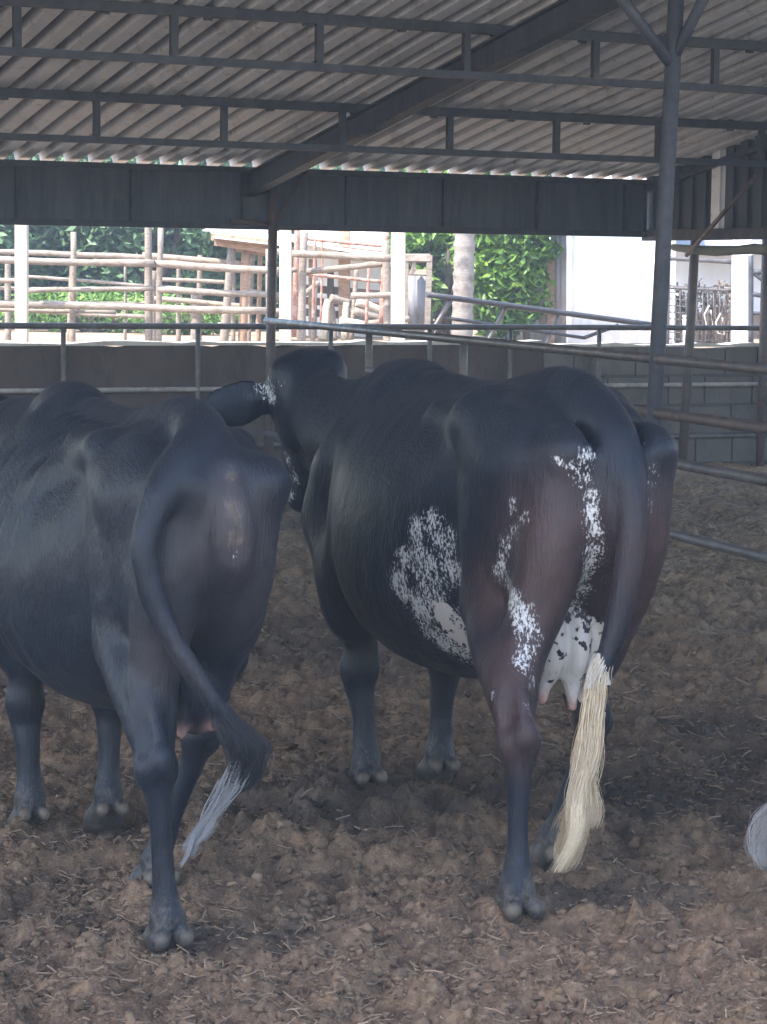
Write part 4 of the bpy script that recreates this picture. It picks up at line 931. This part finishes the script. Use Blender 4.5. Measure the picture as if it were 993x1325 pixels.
MARK_A = dict(
 speckle=[(.415, .302, .975, .075), (.361, .279, 1.01, .06), (.317, .26, .947, .10), (.288, .236, .864, .10), (.40, .30, .88, .12), (.50, .314, .80, .11), (.447, .275, .737, .12), (.40, .25, .80, .14), (.32, .198, .709, .11), (.42, .20, .645, .10), (.385, .15, .61, .08), (.446, .24, .67, .09), (.47, .32, .888, .08),
   (-.083, .227, 1.092, .04), (-.142, .219, 1.058, .045), (-.10, .232, 1.02, .05), (-.06, .24, .98, .055), (-.044, .241, .94, .055), (-.02, .24, .90, .06), (-.06, .245, .87, .06), (-.11, .248, .86, .065), (-.145, .248, .845, .07), (-.17, .24, .82, .07), (-.19, .233, .79, .065), (-.20, .22, .76, .06), (-.204, .235, .72, .055), (-.216, .255, .69, .05),
   (-.233, .235, .645, .035), (-.28, .262, .60, .03), (-.29, .27, .575, .025), (-.205, .327, .614, .03),
   (-.221, .168, 1.212, .03), (-.238, .135, 1.19, .04), (-.25, .096, 1.223, .05), (-.242, .098, 1.163, .05), (-.245, .085, 1.12, .05), (-.243, .078, 1.08, .055), (-.24, .066, 1.03, .06), (-.22, .062, .98, .06), (-.196, .06, .94, .06), (-.17, .06, .90, .06), (-.12, .05, .86, .065), (-.06, .046, .81, .07),
   (-.22, -.085, 1.235, .035), (-.235, -.09, 1.19, .038), (-.24, -.085, 1.14, .036), (-.24, -.08, 1.09, .03), (-.13, -.07, .84, .05), (-.10, -.08, .80, .055), (-.07, -.09, .76, .055), (-.03, -.09, .71, .045), (-.214, -.153, 1.056, .02),  # last spot paints the bright rim light on the right buttock
   (2.03, .25, 1.29, .07), (2.01, .235, 1.26, .07), (1.96, .2, 1.30, .05), (2.08, .15, 1.03, .05), (2.07, .135, .96, .055), (2.12, .14, .90, .06)],
 white=[(.364, .238, .736, .05), (.345, .20, .70, .06), (.35, .185, .665, .045), (.17, 0, .62, .19, (1, .8, .7)), (-.02, .095, .69, .12), (-.03, .03, .69, .115), (.42, 0, .56, .09), (.05, .05, .7, .08), (-.02, .06, .60, .07), (.05, .04, .62, .09), (2.17, .06, .86, .05)],
 pink=[(-.02, .105, .555, .04), (-.03, .025, .535, .04), (.15, .085, .47, .045), (.15, -.06, .46, .045)],
 brown=[(-.2, .2, 1.0, .22), (-.2, .2, .89, .2), (-.22, -.1, .98, .2), (-.165, -.13, .87, .2), (-.05, -.14, .72, .18), (-.2, .28, .68, .17), (-.27, .3, .55, .14), (0, .25, .85, .14)])
MARK_B = dict(
 speckle=[(-.28, .0, 1.06, .03), (-.27, .0, 1.03, .02)],
 white=[(-.262, .0, 1.045, .016)], pink=[(-.01, .055, .55, .03), (-.01, -.03, .565, .03)],
 brown=[(-.26, .0, 1.15, .13), (-.22, .08, 1.05, .12), (-.25, -.05, 1.05, .14), (-.2, .13, .8, .15), (-.16, -.12, .95, .18)],
 pale=[(-.27, 0, 1.18, .06), (-.275, 0, 1.10, .05), (-.26, 0, 1.24, .035), (-.10, .06, .72, .05)],
 dust=[(-.265, 0.005, 1.265, .045), (-.27, 0, 1.17, .055), (-.275, 0, 1.10, .05)])
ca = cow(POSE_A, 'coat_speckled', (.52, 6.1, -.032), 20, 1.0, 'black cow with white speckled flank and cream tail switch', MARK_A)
cb_ = cow(POSE_B, 'coat_black', (-.453, 5.72, -.032), 22.8, .95, 'plain black cow on the left with tail curled over its left haunch', MARK_B)
cc = cow(POSE_C, 'coat_white', (1.585, 5.75, -.03), -10, .95, 'white cow at the right edge, only its tail tuft showing', {})
# tail switches
za = .035
pa_ = [(-.29, .052, .69), (-.295, .076, .645), (-.30, .088, .57), (-.303, .10, .50), (-.305, .112, .42), (-.305, .125, .31), (-.30, .145, .21), (-.30, .168, .10)]
pa_ = [(x, y, z+za) for x, y, z in pa_]
sa = hair('tail_switch', 'hair_cream', ca, pa_, [.022, .023, .024, .029, .033, .034, .032, .026], 1800, 1, .0010, .013, (.72, 1.0), .6, 11, (.0, .35), .010)
hair('switch_top', 'hair_white', sa, pa_[:4], [.023, .024, .024, .027, .028], 1000, 2, .0010, .003, (.42, 1.0), .6, 10, (-.05, .2))
pb_ = [(-.285, .06, .70), (-.30, .02, .63), (-.31, -.02, .575), (-.31, -.03, .53), (-.305, -.01, .48), (-.30, .03, .43)]
sb = hair('tail_switch', 'hair_black', cb_, pb_, [.022, .03, .045, .055, .05, .04, .02], 1100, 3, .0011, .006, (.7, 1.0), .7, 10, (0, .5))
hair('switch_tip', 'hair_grey', sb, [(-.305, -.015, .55), (-.305, .01, .49), (-.30, .06, .41), (-.30, .105, .34), (-.30, .135, .27)], [.03, .035, .028, .022, .012], 420, 4, .0009, .006, (.7, 1.0), .6, 7, (0, .25))
pc_ = [(-.33, .50, .47), (-.33, .57, .42), (-.33, .62, .36), (-.33, .64, .29), (-.33, .61, .21)]
hair('tail_switch', 'hair_pale', cc, pc_, [.02, .045, .06, .055, .03], 1100, 5, .0010, .008, (.75, 1.0), .8, 10, (0, .3))
# ------------------------------------------------------------------ dusty air
if HAZE > 0:
    hm = bpy.data.materials.new('dusty air'); hm.use_nodes = True; t = hm.node_tree; t.nodes.clear()
    ho = t.nodes.new('ShaderNodeOutputMaterial'); hv = t.nodes.new('ShaderNodeVolumePrincipled'); t.links.new(hv.outputs[0], ho.inputs['Volume'])
    hv.inputs['Color'].default_value = (.72, .84, 1, 1); hv.inputs['Density'].default_value = HAZE; hv.inputs['Anisotropy'].default_value = 0
    tag(MB().box((0, 20, 4.0), (150, 170, 10.2)).build('haze', hm), kind='stuff')
# ------------------------------------------------------------------ light
W = bpy.data.worlds.new('World'); SC.world = W; W.use_nodes = True; nt = W.node_tree
sky = nt.nodes.new('ShaderNodeTexSky'); sky.sky_type = 'NISHITA'; sky.sun_disc = False
bg = nt.nodes['Background']; nt.links.new(sky.outputs[0], bg.inputs[0]); bg.inputs[1].default_value = SKY
d = mathutils.Vector(SUN_DIR).normalized(); sky.sun_elevation = math.asin(d.z); sky.sun_rotation = math.atan2(d.x, d.y)
sky.air_density = 1.0; sky.dust_density = 1.5
sl = bpy.data.lights.new('sun', 'SUN'); sl.energy = SUN_E; sl.angle = R(.6); sl.color = (1, .95, .87)
so = bpy.data.objects.new('sun', sl); COL.objects.link(so); so.rotation_euler = d.to_track_quat('Z', 'Y').to_euler()
SC.view_settings.view_transform = 'Standard'; SC.view_settings.look = 'None'; SC.view_settings.exposure = EXPO; SC.view_settings.gamma = 1
SC.view_settings.use_curve_mapping = False
SC.cycles.use_denoising = True; SC.cycles.max_bounces = 8; SC.cycles.diffuse_bounces = 5; SC.cycles.caustics_reflective = False; SC.cycles.caustics_refractive = False
